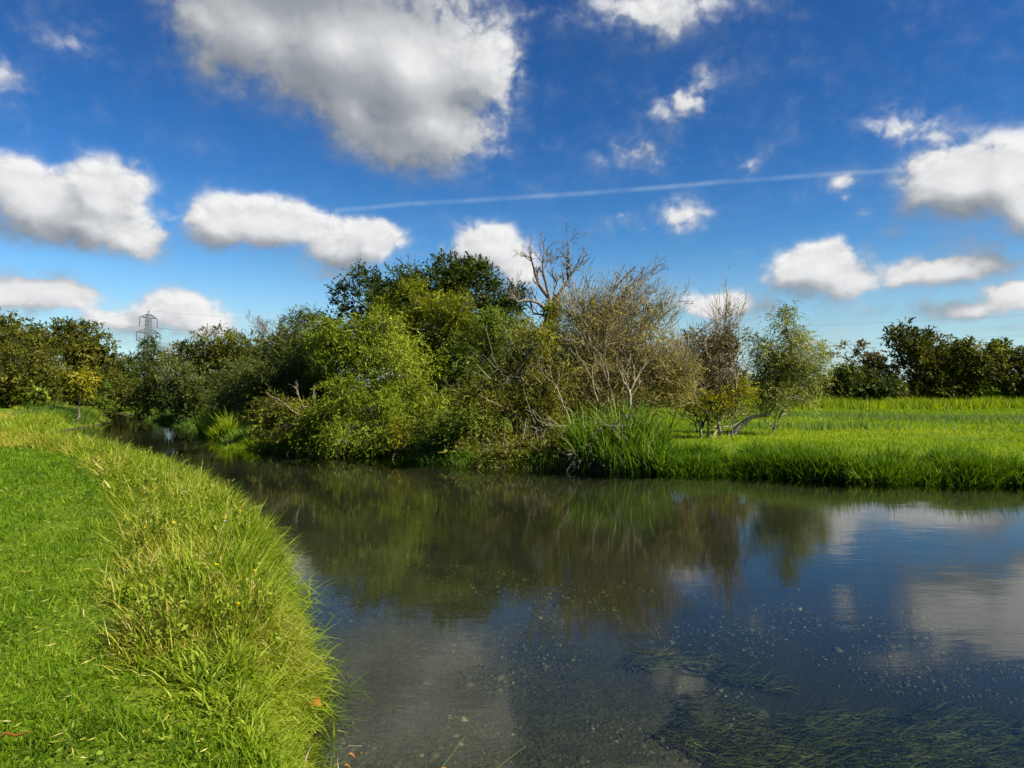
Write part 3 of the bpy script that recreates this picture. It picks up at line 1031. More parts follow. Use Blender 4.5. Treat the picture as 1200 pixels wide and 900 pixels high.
        blades(g, np.c_[P, np.where(wet, np.maximum(z, -.3), z) - .02], rng.uniform(h0, h1, n) * hn, w * rng.uniform(.6, 1.4, n), rng.uniform(0, lean, n), rng.uniform(.2, curve, n),
               np.clip(tint0 + tt + rng.normal(0, .17, n) + .3 * (vnoise(np.c_[P * .9, P[:, 0] * 0], 63) - .5), 0, 1), az=az, seg=seg)
        stuff(g, name, mat, label, cat)
    fringe('reeds', M['reed'], 3000, (1.9, 4.7), -.25, 1.6, .85, 2.1, .050, .50, 'tall green reeds with long bent leaves at the far bank beside the bare willow', 'reeds', .35, 1.2, 4, .25, tuft=7, tr=.06)
    fringe('bank_sedge', M['sedge_green'], 44000, (4.1, 24), -.05, 1.6, .30, .80, .022, .42, 'lush green sedge drooping over the far bank into the river', 'sedge', .6, 1.7, 3, .5, tuft=14, tr=.09)
    fringe('bank_sedge', M['reed'], 16000, (4.6, 24), -.1, .7, .35, .85, .032, .40, 'dark green waterside plants under the sedge along the far bank', 'sedge', .8, 1.4, 2, .7)
    fringe('waterside_grass', M['reed'], 15000, (-36, 2.4), -.25, 1.5, .3, .7, .035, .35, 'dark grass at the foot of the willows along the waterline', 'grass', .6, 1.2, 2)
    fringe('green_reeds', M['lush'], 4200, (-19.5, -14.8), -.4, 2.4, .8, 1.5, .05, .42, 'mound of bright green reeds on the far bank of the narrow channel', 'reeds', .5, 1.0, 2)
    fringe('water_plants', M['mown'], 3200, (-13.2, -10.4), -.9, .5, .25, .6, .05, .75, 'bright green low plants growing from the water below the dark willow', 'water plants', .8, 1.2, 2)
    fringe('water_plants', M['meadow'], 900, (-5.3, -3.4), -.7, .1, .12, .3, .05, .85, 'light green cress patch at the waterline below the bright willow', 'water plants', .9, 1.2, 2)
    fringe('yellow_weeds', M['gold'], 380, (3.3, 4.6), 1.9, 2.8, .9, 1.35, .05, .35, 'orange and yellow weeds behind the tall reeds', 'weeds', .3, .6, 2)

    P = field_pts(230000, 19.5, 118, 1.35, lambda y: .10 * y + 0, lambda y: .74 * y + 4)
    z, dl, dr, wet, left = land(P)
    ok = ~wet & ~left & (dr > .9)
    P, z, dr = P[ok], z[ok], dr[ok]
    n, D = len(P), np.linalg.norm(P, axis=1)
    pat = vnoise(np.c_[P * [.10, .22], P[:, 0] * 0], 71)
    pat2 = vnoise(np.c_[P * .8, P[:, 0] * 0], 72)
    g = Geo()
    blades(g, np.c_[P, z - .02], rng.uniform(.10, .26, n) * (.5 + .9 * pat2), np.maximum(.011, D * .0009), rng.uniform(.1, .8, n), rng.uniform(.1, .9, n),
           np.clip(.15 + .62 * pat + .25 * (pat2 - .5) + rng.normal(0, .12, n), 0, 1), seg=1)
    stuff(g, 'meadow_grass', M['meadow'], 'sunlit yellow green meadow grass across the river', 'grass')
    # rushes in the meadow
    g = Geo()
    for (cx, cy, sx, sy, n) in ((33, 56, 6, 2.0, 3600), (24, 62, 6, 1.6, 2200), (40, 48, 6, 1.2, 1600), (16, 40, 3, .8, 700), (30, 36, 4, .8, 900)):
        P = np.array([cx, cy]) + rng.normal(0, 1, (n, 2)) * [sx, sy]
        z = land(P)[0]
        blades(g, np.c_[P, z - .02], rng.uniform(.3, .65, n), .05, rng.uniform(0, .35, n), rng.uniform(0, .4, n), np.clip(.45 + rng.normal(0, .2, n), 0, 1), seg=1)
    stuff(g, 'rushes', M['sedge'], 'grey green rush patches standing in the sunlit meadow', 'rushes')
    # tall herbs at the hedge foot
    n = 26000
    P = np.c_[rng.uniform(22, 85, n), rng.normal(95, 3.2, n)]
    z = land(P)[0]
    g = Geo()
    blades(g, np.c_[P, z - .02], rng.uniform(.8, 1.7, n) * (.6 + .7 * vnoise(np.c_[P * .4, P[:, 0] * 0], 73)), .13, rng.uniform(0, .5, n), rng.uniform(.1, .7, n),
           np.clip(.35 + rng.normal(0, .2, n), 0, 1), seg=1)
    stuff(g, 'tall_herbs', M['lush'], 'band of tall green herbs at the foot of the far hedge', 'herbs')


grassland()


# ------------------------------------------------------------------ trees and bushes
def W(px, py, D):
    return np.array([(px - 600) / FPX * D, D, EYE + (HORIZON - py) / FPX * D])


def curve_path(a, b, n=6, bend=.12, up=.0):
    a, b = np.asarray(a, float), np.asarray(b, float)
    t = np.linspace(0, 1, n)[:, None]
    L = np.linalg.norm(b - a)
    off = rng.normal(0, bend * L, 3) + np.array([0, 0, up * L])
    wob = rng.normal(0, .018 * L, (n, 3)) * np.sin(t * math.pi)
    return a + (b - a) * t + off * np.sin(t * math.pi) + wob


def tree(name, label, cat, D, base_px, lobes, leaf, bark='bark', group=None, trunk_r=.16, dens=1.0, llen=None, lwid=.32, droop=.25, up=.25,
         gap=.30, tint0=.5, shoot=.7, stems=1, bare=0, twig='twig', twig_len=.9, thick=.8, lob_tint=.12, spread=.25, trunk_part='trunk', flat=1.0, twig_up=.9, fill=.14):
    """lobes: (px, py, rx, ry[, density factor[, depth offset]]) as seen from the camera, at depth D."""
    bx = W(base_px, HORIZON, D)[:2]
    base = np.array([bx[0], bx[1], gz(*bx)])
    if land([bx])[3][0]:
        base[2] = -.2
    t = empty(name, base, label, cat, group)
    m = D / FPX
    if group:
        lobes = lobes + [(base_px, 463, 44, 9, 1.3)]
    ll = llen or max(.13, D * .0031)
    lw = ll * lwid
    wood, crown, bareg = Geo(), Geo(), Geo()
    L = []
    for lb in lobes:
        px, py, rx, ry = lb[:4]
        f = lb[4] if len(lb) > 4 else 1.0
        dy = lb[5] if len(lb) > 5 else rng.normal(0, spread * rx * m)
        c = W(px, py, D + dy)
        L.append((c, np.array([rx * m, max(min(rx, ry * 1.6) * m * thick, .3), ry * m]), f))
    # stems to the lobes
    zs = max(l[0][2] for l in L)
    heads = []
    for s in range(stems):
        off = np.array([rng.normal(0, .35), rng.normal(0, .35), 0]) * (0 if s == 0 else 1)
        tgt = L[s % len(L)][0] if stems > 1 else np.average([l[0] for l in L], axis=0, weights=[l[1][0] for l in L])
        top = np.array([tgt[0], tgt[1], base[2] + (zs - base[2]) * (.78 if stems == 1 else .7)])
        p = curve_path(base + off - [0, 0, .25], top, 9, .05)
        r = np.linspace(trunk_r, trunk_r * .28, 9) * (1 if s == 0 else .75)
        r[0] *= 1.35
        tubes(wood, p, r, 8, .5)
        heads.append(p)
    for (c, R, f) in L:
        h = heads[int(rng.integers(len(heads)))]
        lowest = [q for q in h if q[2] < c[2] - .1 * R[2]] or [h[0]]
        a = lowest[-1] if len(lowest) < 3 else lowest[int(rng.integers(max(1, len(lowest) - 3), len(lowest)))]
        limb = curve_path(a, c, 7, .10, .05)
        tubes(wood, limb, np.linspace(trunk_r * .42, .022, 7), 6, .5)
        area = math.pi * R[0] * R[2]
        # leaf clumps
        nl = int(dens * f * 3.3 * area / (.5 * ll * lw))
        per = 36 if D < 70 else 30
        nc = max(6, nl // per)
        nb = max(4, int(5 + area * 1.1))
        ub = unit(rng.normal(size=(nb, 3)) * [1, 1, 1])
        BC = c + ub * rng.uniform(.50, .92, (nb, 1)) * R
        rb = rng.uniform(.26, .46, nb) * (R[0] * R[2]) ** .5
        bt = rng.normal(0, .19, nb)
        bi = rng.integers(0, nb, nc * 2)
        u = unit(rng.normal(size=(nc * 2, 3)) + [0, 0, .25])
        C = BC[bi] + u * (rb[bi] * (.45 + .6 * rng.random(nc * 2) ** .6))[:, None] * [1, 1, .78]
        core = rng.random(nc * 2) < fill
        C[core] = c + unit(rng.normal(size=(core.sum(), 3))) * (rng.random((core.sum(), 1)) ** .5) * R * .85
        btc = np.where(core, -.05, bt[bi])
        g = vnoise(C * 1.15 + 17, 5) * .6 + vnoise(C * 2.6, 6) * .4
        kk = np.nonzero(g > gap + .05)[0][:nc]
        C, u, btc = C[kk], u[kk], btc[kk]
        okz = C[:, 2] > .12
        C, u, btc = C[okz], u[okz], btc[okz]
        nc = len(C)
        if nc == 0:
            continue
        # boughs to some of the clumps
        k = min(nc, max(4, int(nc * .22)))
        ii = rng.choice(nc, k, replace=False)
        st = limb[rng.integers(3, 7, k)]
        tt = np.linspace(0, 1, 5)[None, :, None]
        bend = rng.normal(0, .10, (k, 1, 3)) * np.linalg.norm(C[ii] - st, axis=1)[:, None, None]
        bp = st[:, None] * (1 - tt) + C[ii][:, None] * tt + np.sin(tt * math.pi) * bend
        tubes(wood, bp, np.linspace(.02, .006, 5)[None] * max(1, D / 40), 4, rng.random(k))
        # shoots with leaves along them
        ns, nlv = 4, per // 4
        rc = (.20 + .20 * rng.random(nc)) * shoot * max(1, ll / .14) ** .6
        O = (C[:, None] + rng.normal(size=(nc, ns, 3)) * rc[:, None, None] * .55).reshape(-1, 3)
        dirs = unit(np.repeat(u, ns, 0) * [.75, .75, .55] + rng.normal(size=(nc * ns, 3)) * .55 + [0, 0, up])
        Ls = np.repeat(rc, ns) * rng.uniform(1.3, 3.2, nc * ns)
        tv = (np.arange(nlv) + rng.random((nc * ns, nlv))) / nlv
        pos = O[:, None] + dirs[:, None] * (Ls[:, None] * tv)[..., None]
        pos[..., 2] -= droop * Ls[:, None] * tv ** 2
        tan = dirs[:, None] + np.zeros_like(pos)
        tan[..., 2] -= 2 * droop * tv
        ax = unit(tan) + rng.normal(size=pos.shape) * .55
        ct = tint0 + rng.normal(0, lob_tint) + btc + rng.normal(0, .08, nc)
        tint = np.repeat(np.repeat(ct, ns) + rng.normal(0, .08, nc * ns), nlv) + rng.normal(0, .11, nc * ns * nlv)
        q = pos.reshape(-1, 3)
        ok = q[:, 2] > .03
        n = ok.sum()
        sz = np.repeat(np.repeat(np.exp(rng.normal(0, .24, nc)), ns), nlv)[ok]
        leaves(crown, q[ok], ax.reshape(-1, 3)[ok], ll * sz * rng.uniform(.55, 1.35, n), lw * sz * rng.uniform(.7, 1.3, n), np.clip(tint[ok], 0, 1),
               face=np.repeat(np.repeat(unit(u + [0, 0, .35]), ns, 0), nlv, 0)[ok])
        if bare:
            nb = int(bare * area)
            ub = unit(rng.normal(size=(nb, 3)))
            o = c + ub * (rng.random((nb, 1)) ** .5) * R * .85
            dd = unit(ub * .6 + rng.normal(size=(nb, 3)) * .35 + [0, 0, twig_up])
            Lb = twig_len * rng.uniform(.5, 1.3, nb)
            tb = np.linspace(0, 1, 4)[None, :, None]
            bendb = rng.normal(0, .10, (nb, 1, 3)) * Lb[:, None, None]
            pb = o[:, None] + dd[:, None] * tb * Lb[:, None, None] + bendb * tb ** 2
            tubes(bareg, pb, np.linspace(.011, .004, 4)[None] * max(1, D / 34) * rng.uniform(.6, 1.2, (nb, 1)), 3, rng.random(nb))
    wood.build(trunk_part, M[bark], t, smooth=True)
    if crown.n:
        crown.build('crown', M[leaf], t)
    if bareg.n:
        o = bareg.build('twigs', M[twig], t)
        o['kind'] = 'stuff'
    return t


# --- the thicket along the far bank, from the narrow channel to the fallen limb
tree('alder_tree', 'tallest dark green tree rising behind the yellow green willows', 'tree', 40, 525,
     [(500, 337, 50, 28), (560, 345, 48, 36), (470, 347, 42, 30), (592, 385, 32, 34), (535, 322, 48, 20), (432, 328, 24, 14, .8), (402, 345, 20, 13, .8), (415, 370, 26, 14, .8),
      (445, 350, 24, 20, .8), (560, 420, 55, 50), (480, 400, 60, 50), (600, 350, 20, 22, .6), (515, 450, 60, 40)], 'dark', 'darkbark', dens=1.35, trunk_r=.28, lwid=.55, droop=.1, up=.2, gap=.34, tint0=.45)
tree('goat_willow', 'round yellow green willow standing in front of the tallest dark tree', 'tree', 37, 505,
     [(485, 355, 42, 25), (522, 366, 38, 30), (500, 395, 58, 33), (455, 378, 25, 22), (540, 395, 30, 30), (490, 430, 50, 30)], 'yellowgreen', trunk_r=.2, lwid=.3, droop=.15, up=.35, gap=.30, tint0=.48)
tree('willow_tree', 'bright yellow green willow with feathery drooping sprays over the river', 'tree', 33.5, 425,
     [(425, 385, 48, 24), (448, 415, 55, 35), (395, 418, 42, 33), (478, 450, 48, 35), (425, 462, 50, 30), (385, 395, 35, 22), (500, 485, 38, 30), (465, 490, 40, 26)],
     'bright', lwid=.26, droop=.45, up=.25, gap=.37, tint0=.52, fill=.14, shoot=.9, trunk_r=.2)
tree('willow_tree', 'fresh mid green willow between the tall dark tree and the olive willow', 'tree', 35.5, 565,
     [(580, 378, 30, 24), (560, 415, 40, 36), (548, 460, 45, 40), (590, 430, 30, 40), (530, 490, 35, 28)], 'midgreen', lwid=.28, droop=.35, gap=.36, tint0=.55)
tree('willow_tree', 'thin pale willow with sky showing through beside the dead tree', 'tree', 38.5, 610,
     [(605, 400, 24, 26, .45), (620, 430, 26, 26, .5), (585, 445, 22, 24, .4)], 'greygreen', lwid=.22, droop=.4, gap=.40, tint0=.6, trunk_r=.1)
tree('willow_tree', 'dark grey green willow with a ragged top beside the bright willow', 'tree', 44, 350,
     [(352, 375, 26, 14, .8), (342, 398, 34, 22), (372, 410, 34, 26), (345, 435, 42, 32), (365, 470, 40, 28), (320, 420, 25, 25)], 'greygreen', lwid=.25, gap=.34, tint0=.25, up=.5)
tree('willow_bush', 'bright green willow bush hanging low over the water', 'bush', 29.8, 405,
     [(395, 482, 42, 24), (378, 505, 36, 20), (428, 505, 38, 20), (445, 485, 28, 20), (405, 460, 25, 16), (410, 520, 50, 13, 1, -.9), (450, 520, 30, 14, 1, -1.2)], 'bright', lwid=.26, droop=.6, gap=.33, tint0=.36, fill=.2, stems=3, trunk_r=.08, shoot=.8)
tree('willow_bush', 'olive willow bush with dead pale branches at the waterline', 'bush', 31.2, 332,
     [(328, 508, 28, 15), (350, 506, 24, 14), (335, 490, 28, 16), (318, 480, 22, 18), (360, 488, 18, 16)], 'olive', lwid=.28, droop=.5, gap=.33, tint0=.55, stems=3, trunk_r=.07)
tree('dark_willow', 'shaded dark olive willow behind the dead pale branches', 'tree', 35, 330,
     [(325, 445, 38, 28), (345, 468, 40, 26), (310, 480, 28, 26), (370, 445, 30, 26), (300, 455, 26, 28), (400, 450, 36, 30), (385, 475, 40, 24), (440, 470, 40, 30)], 'greygreen', 'darkbark', lwid=.28, gap=.34, tint0=.30)
tree('yellow_shrub', 'yellow leaved shrub at the waterline under the willows', 'bush', 28.2, 482,
     [(478, 515, 14, 20), (492, 524, 14, 12), (466, 528, 12, 10)], 'gold', lwid=.3, gap=.30, tint0=.40, stems=3, trunk_r=.03, shoot=.6, llen=.11)
tree('shade_bush', 'deep green low bush in the shade at the waterline', 'bush', 27, 545,
     [(530, 523, 28, 16), (556, 522, 26, 18), (510, 520, 18, 14), (545, 500, 26, 20)], 'midgreen', lwid=.35, gap=.30, tint0=.4, stems=3, trunk_r=.04, llen=.12)
tree('olive_willow', 'olive yellow willow bush with thin leaves trailing into the water', 'tree', 27.5, 605,
     [(600, 440, 42, 34), (622, 412, 34, 22), (588, 478, 50, 34), (640, 455, 32, 36), (598, 515, 42, 22), (560, 485, 26, 30), (635, 500, 30, 28), (575, 530, 28, 12), (600, 532, 40, 16, 1, -2.4), (642, 530, 36, 20, 1, -2.6), (558, 530, 30, 14, 1, -1.2)],
     'olive', lwid=.24, droop=.5, gap=.36, tint0=.58, stems=4, trunk_r=.09, bare=7, twig='twig', twig_len=1.0, shoot=.9)
tree('sallow_bush', 'yellow green bush wrapped round the foot of the dead tree', 'bush', 33.5, 640,
     [(640, 400, 30, 18), (655, 425, 32, 26), (625, 425, 26, 22), (668, 450, 30, 34), (640, 470, 40, 34)], 'yellowgreen', lwid=.22, droop=.3, gap=.34, tint0=.48, stems=3, trunk_r=.07, bare=3)
tree('bare_willow', 'khaki half bare willow with dense upright twigs above the reeds', 'tree', 29.5, 725,
     [(715, 385, 52, 42, .42), (690, 430, 52, 46, .8), (752, 425, 44, 44, .75), (680, 365, 34, 34, .3), (765, 375, 34, 34, .28), (728, 352, 34, 26, .2), (720, 465, 60, 34, .9), (668, 480, 34, 40, .9), (780, 450, 26, 34, .8), (792, 435, 28, 32, .7), (700, 400, 40, 36, .5), (650, 470, 30, 30, .8)],
     'khaki', 'twig', lwid=.2, droop=.2, up=.5, gap=.30, tint0=.5, stems=6, trunk_r=.085, bare=60, twig_len=1.0, shoot=.9, fill=.4)
tree('brown_bush', 'brown thinning bush beside the bare willow', 'bush', 33, 828,
     [(830, 415, 34, 24, .8), (806, 440, 28, 28, .8), (850, 402, 24, 24, .6), (845, 440, 34, 26, .9), (848, 372, 18, 22, .06), (800, 412, 18, 20, .5), (825, 462, 44, 18, .8), (812, 482, 36, 14, .6), (850, 484, 30, 12, .5)],
     'brown', 'twig', dens=1.0, lwid=.35, droop=.1, up=.4, gap=.30, tint0=.5, stems=4, trunk_r=.08, bare=36, twig_len=1.0, twig='twig', fill=.4)
tree('autumn_sallow', 'small yellow turning sallow under the brown bush', 'bush', 32, 855,
     [(862, 462, 26, 15, .6), (838, 470, 26, 14, .6), (875, 455, 14, 12, .7), (820, 478, 20, 12, .5)], 'gold', lwid=.3, gap=.30, tint0=.45, stems=3, trunk_r=.04, llen=.13, bare=10)
tree('young_willow', 'pale green open willow standing alone in the meadow edge', 'tree', 36, 900,
     [(915, 388, 26, 18, .9), (925, 415, 38, 24, 1.1), (900, 438, 28, 28, 1.2), (950, 402, 22, 10, .8), (938, 442, 32, 20, 1.2), (968, 417, 16, 7, .9), (920, 366, 18, 9, .9), (888, 410, 20, 20, .8), (922, 465, 40, 16, 1.1), (895, 472, 24, 14, .9), (945, 425, 36, 24, 1.0)],
     'paleolive', 'pale', lwid=.24, droop=.6, up=.25, dens=.75, gap=.39, tint0=.58, trunk_r=.07, shoot=.9, stems=1)

# --- round bushes by the narrow channel
tree('round_willow', 'broad grey green rounded willow above the narrow channel', 'tree', 60, 275,
     [(250, 408, 48, 20), (288, 418, 42, 28), (225, 428, 45, 24), (300, 445, 42, 34), (262, 440, 50, 34), (320, 400, 20, 14, .6)], 'olive', lwid=.35, gap=.31, tint0=.42, trunk_r=.25)
tree('round_willow', 'rounded grey olive willow leaning over the bend of the channel', 'tree', 57, 205,
     [(205, 448, 48, 26), (195, 475, 46, 20), (235, 465, 40, 28), (180, 460, 28, 24), (215, 485, 46, 12)], 'greygreen', lwid=.35, gap=.31, tint0=.36, trunk_r=.2)
tree('round_willow', 'olive green willow beside the mound of bright reeds', 'tree', 47, 290,
     [(285, 458, 36, 32), (300, 485, 36, 28), (265, 480, 28, 26), (310, 440, 26, 26)], 'greygreen', lwid=.3, gap=.32, tint0=.42, trunk_r=.15)

# --- far side of the near meadow
tree('field_tree', 'olive tree with yellowish crown at the far edge of the near meadow', 'tree', 96, 5,
     [(8, 395, 38, 26), (35, 415, 40, 30), (-20, 400, 40, 36), (0, 440, 50, 34)], 'darkolive', dens=1.4, lwid=.5, gap=.30, tint0=.48, trunk_r=.4)
tree('field_tree', 'dark olive tree with the highest crown behind the round olive bush', 'tree', 101, 90,
     [(85, 395, 34, 20), (105, 410, 30, 26), (62, 402, 30, 22), (95, 440, 46, 34), (125, 432, 20, 22)], 'darkolive', dens=1.4, lwid=.5, gap=.31, tint0=.34, trunk_r=.4)
tree('field_bush', 'big round olive bush in front of the field trees', 'bush', 84, 22,
     [(25, 430, 46, 26), (5, 450, 46, 26), (50, 450, 32, 24), (20, 465, 50, 16)], 'darkolive', dens=1.4, lwid=.45, gap=.28, tint0=.40, stems=3)
tree('field_bush', 'dark spreading bush behind the small yellow tree', 'bush', 88, 118,
     [(118, 452, 38, 24), (90, 460, 40, 20), (140, 462, 26, 20), (110, 475, 45, 14)], 'darkolive', dens=1.4, lwid=.45, gap=.28, tint0=.22, stems=3)
tree('spruce_tree', 'dark pointed evergreen standing in front of the pylon', 'tree', 112, 178,
     [(176, 405, 9, 12), (178, 420, 16, 16), (175, 440, 22, 20), (160, 424, 10, 12), (172, 462, 28, 20)], 'dark', 'darkbark', lwid=.3, gap=.27, tint0=.62, droop=.3, up=.1, trunk_r=.25)
tree('dark_bush', 'dark rounded bush between the field trees and the evergreen', 'bush', 108, 145,
     [(148, 432, 22, 18), (140, 452, 30, 20), (160, 460, 26, 20), (150, 478, 34, 12)], 'dark', 'darkbark', lwid=.5, gap=.28, tint0=.55, stems=2)
tree('small_bush', 'small rounded green bush at the end of the near meadow', 'bush', 58, 45,
     [(44, 466, 15, 11), (36, 476, 12, 10), (56, 476, 14, 10), (47, 484, 19, 7)], 'bright', lwid=.5, gap=.28, tint0=.40, stems=3, trunk_r=.06, llen=.2)
tree('golden_tree', 'small golden leaved tree with a thin trunk on the sedge mound', 'tree', 52.5, 88,
     [(95, 446, 14, 11), (85, 452, 11, 10), (102, 457, 9, 8), (91, 462, 14, 6), (75, 447, 5, 8)], 'gold', lwid=.5, gap=.20, tint0=.52, dens=1.6, trunk_r=.10, llen=.17, shoot=.55)
tree('small_bush', 'dim green shrub beside the golden tree at the channel end', 'bush', 62, 122,
     [(122, 466, 12, 12), (116, 480, 12, 10), (130, 480, 10, 10)], 'midgreen', lwid=.5, gap=.28, tint0=.45, stems=2, trunk_r=.05, llen=.2)

# --- hedge across the meadow
HG = 'trees and bushes of the far hedge'
tree('hedge_bush', 'dark wide hawthorn bush at the near end of the far hedge', 'bush', 104, 1000,
     [(1000, 448, 32, 20), (1025, 440, 24, 22), (978, 456, 20, 14), (1010, 462, 40, 10), (1040, 455, 24, 14), (985, 440, 16, 12)], 'dark', 'darkbark', HG, dens=1.5, lwid=.6, gap=.29, tint0=.62, stems=3)
tree('hawthorn_tree', 'reddish brown thin hawthorn leaning out of the far hedge', 'tree', 106, 1015,
     [(1000, 408, 20, 9, .4), (1020, 418, 20, 14, .6), (988, 420, 14, 9, .35), (1030, 430, 22, 16, .7)], 'brown', 'darkbark', HG, lwid=.6, gap=.32, tint0=.4, trunk_r=.2)
tree('hedge_tree', 'highest olive yellow tree of the far hedge with a rounded head', 'tree', 106, 1072,
     [(1062, 395, 24, 14), (1082, 398, 18, 14), (1048, 402, 16, 10, .7), (1070, 415, 30, 14), (1078, 435, 32, 20), (1090, 455, 34, 14)], 'darkolive', 'darkbark', HG, dens=1.5, lwid=.6, gap=.30, tint0=.30, trunk_r=.3)
tree('hedge_tree', 'mid green tree with thin top sprays in the middle of the far hedge', 'tree', 107, 1110,
     [(1105, 418, 26, 20), (1118, 402, 16, 10, .6), (1098, 440, 30, 20), (1125, 430, 24, 26), (1105, 458, 34, 12)], 'darkolive', 'darkbark', HG, dens=1.5, lwid=.6, gap=.31, tint0=.42, trunk_r=.3, bare=.6, twig_len=2)
tree('hedge_tree', 'reddish brown and green tree of the far hedge', 'tree', 106, 1145,
     [(1145, 418, 28, 20), (1150, 440, 32, 22), (1130, 445, 26, 20), (1160, 405, 14, 10, .7), (1150, 458, 34, 12)], 'olive', 'darkbark', HG, dens=1.5, lwid=.6, gap=.30, tint0=.36, trunk_r=.3)
tree('hedge_tree', 'bright green slim tree near the frame end of the far hedge', 'tree', 107, 1172,
     [(1168, 412, 16, 14), (1176, 430, 16, 20), (1165, 450, 20, 16)], 'midgreen', 'darkbark', HG, dens=1.5, lwid=.6, gap=.30, tint0=.40, trunk_r=.2)
tree('hedge_tree', 'olive tree cut by the frame at the end of the far hedge', 'tree', 105, 1202,
     [(1198, 420, 20, 16), (1205, 440, 30, 24), (1190, 455, 24, 14), (1230, 435, 28, 26)], 'darkolive', 'darkbark', HG, dens=1.5, lwid=.6, gap=.30, tint0=.40, trunk_r=.2)
tree('hedge_bush', 'low dark bush behind the pale willow at the hedge gap', 'bush', 103, 958,
     [(955, 458, 20, 12), (935, 460, 22, 11), (968, 464, 12, 8)], 'dark', 'darkbark', HG, lwid=.6, gap=.28, tint0=.5, stems=3)
for i, (px, top, lab) in enumerate(((900, 448, 'dark hedge bush seen under the pale willow'), (855, 446, 'dark hedge bush seen behind the yellow turning sallow'),
                                    (810, 444, 'dark hedge bush seen behind the brown bush'), (765, 444, 'dark hedge bush seen behind the bare willow stems'),
                                    (715, 446, 'dark hedge bush seen through the twigs of the bare willow'))):
    tree('hedge_bush', lab, 'bush', 100 + i, px, [(px, top + 4, 28, 15), (px + 16, top + 12, 26, 14), (px - 16, top + 13, 26, 13), (px, top + 20, 34, 10)], 'midgreen', 'darkbark', HG, lwid=.6, gap=.26, tint0=.2, stems=2)
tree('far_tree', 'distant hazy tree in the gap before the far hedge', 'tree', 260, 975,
     [(975, 446, 18, 10), (995, 450, 18, 9), (960, 452, 14, 8)], 'hazy_leaf', lwid=.6, gap=.25, trunk_r=.3)


# ------------------------------------------------------------------ bare, dead and fallen wood
def grow(geo, start, d, length, r, depth, spread=.55, kids=(3, 5), shrink=.62, upb=.25, wob=.16, tipr=.006, nseg=6):
    """one limb and everything that springs from it"""
    d = np.asarray(d, float) / np.linalg.norm(d)
    p, pts, dirs = np.asarray(start, float), [np.asarray(start, float)], [d]
    for _ in range(nseg):
        d = d + rng.normal(0, wob, 3) + np.array([0, 0, upb * .25])
        d /= np.linalg.norm(d)
        p = p + d * length / nseg
        pts.append(p)
        dirs.append(d)
    re = max(r * .45, tipr)
    tubes(geo, np.array(pts), np.linspace(r, re, nseg + 1), 6 if r > .04 else (4 if r > .015 else 3), rng.random())
    if depth == 0:
        return
    for k in range(int(rng.integers(kids[0], kids[1] + 1))):
        i = int(rng.integers(2, nseg + 1))
        sd = np.cross(dirs[i], rng.normal(size=3))
        sd /= np.linalg.norm(sd)
        nd = dirs[i] + sd * spread * rng.uniform(.6, 1.4) + np.array([0, 0, upb])
        grow(geo, pts[i], nd, length * shrink * rng.uniform(.7, 1.15), max(r * .5, tipr), depth - 1, spread, kids, shrink, upb, wob, tipr, max(3, nseg - 1))


def dead_tree():
    D = 37.0
    b = W(640, HORIZON, D)
    t = empty('dead_tree', (b[0], b[1], gz(b[0], b[1])), 'leafless dead tree with a thick ivy clad trunk above the thicket', 'tree')
    g = Geo()
    pts = np.array([[b[0] - .1, D, t.location.z - .2], W(636, 440, D), W(641, 400, D), W(645, 375, D), W(650, 358, D), W(653, 346, D)])
    tubes(g, pts, [.46, .36, .33, .30, .25, .17], 9, .5)
    g.build('trunk', M['ivybark'], t, smooth=True)
    limbs = [((652, 350), [(664, 330), (676, 314), (684, 304)], .11, 3), ((664, 330), [(667, 312), (666, 298), (667, 285)], .07, 3), ((645, 352), [(633, 335), (627, 320), (622, 300)], .12, 3),
             ((648, 360), [(640, 335), (636, 315), (637, 298)], .09, 3), ((640, 366), [(632, 356), (622, 352), (608, 354), (600, 345)], .10, 3), ((640, 372), [(628, 368), (620, 360), (612, 348)], .06, 3),
             ((646, 355), [(652, 335), (648, 318), (646, 305)], .05, 3), ((654, 352), [(656, 366), (655, 382)], .06, 1)]
    for (s, way, r, dep) in limbs:
        g = Geo()
        P = [W(*s, D)]
        dy = rng.normal(0, .5)
        for k, q in enumerate(way):
            P.append(W(*q, D + dy * (k + 1) / len(way)))
        P = np.array(P)
        t_ = np.linspace(0, 1, len(P))
        tt = np.linspace(0, 1, 9)
        path = np.stack([np.interp(tt, t_, P[:, i]) for i in range(3)], 1) + rng.normal(0, .035, (9, 3))
        rr = np.linspace(r, r * .3, 9)
        tubes(g, path, rr, 6, .5)
        if dep > 1:
            for k in range(11):
                i = int(rng.integers(2, 9))
                dirn = path[min(i + 1, 8)] - path[max(i - 1, 0)]
                dirn = dirn / np.linalg.norm(dirn) + rng.normal(0, .6, 3) + [0, 0, .35]
                grow(g, path[i], dirn, rng.uniform(.4, .8), rr[i] * .55, 2, .65, (2, 4), .62, .15, .2, .008, 5)
        g.build('branch', M['deadbark'], t, smooth=True)
    g = Geo()
    for _ in range(420):
        k = rng.random()
        c = W(636 + 14 * k + rng.normal(0, 4), 440 - 85 * k, D - .25 + rng.normal(0, .2))
        n = 14
        leaves(g, c + rng.normal(0, .12, (n, 3)), rng.normal(size=(n, 3)), rng.uniform(.08, .15, n), rng.uniform(.07, .12, n), np.clip(.5 + rng.normal(0, .2, n), 0, 1))
    g.build('ivy', M['yellowgreen'], t)


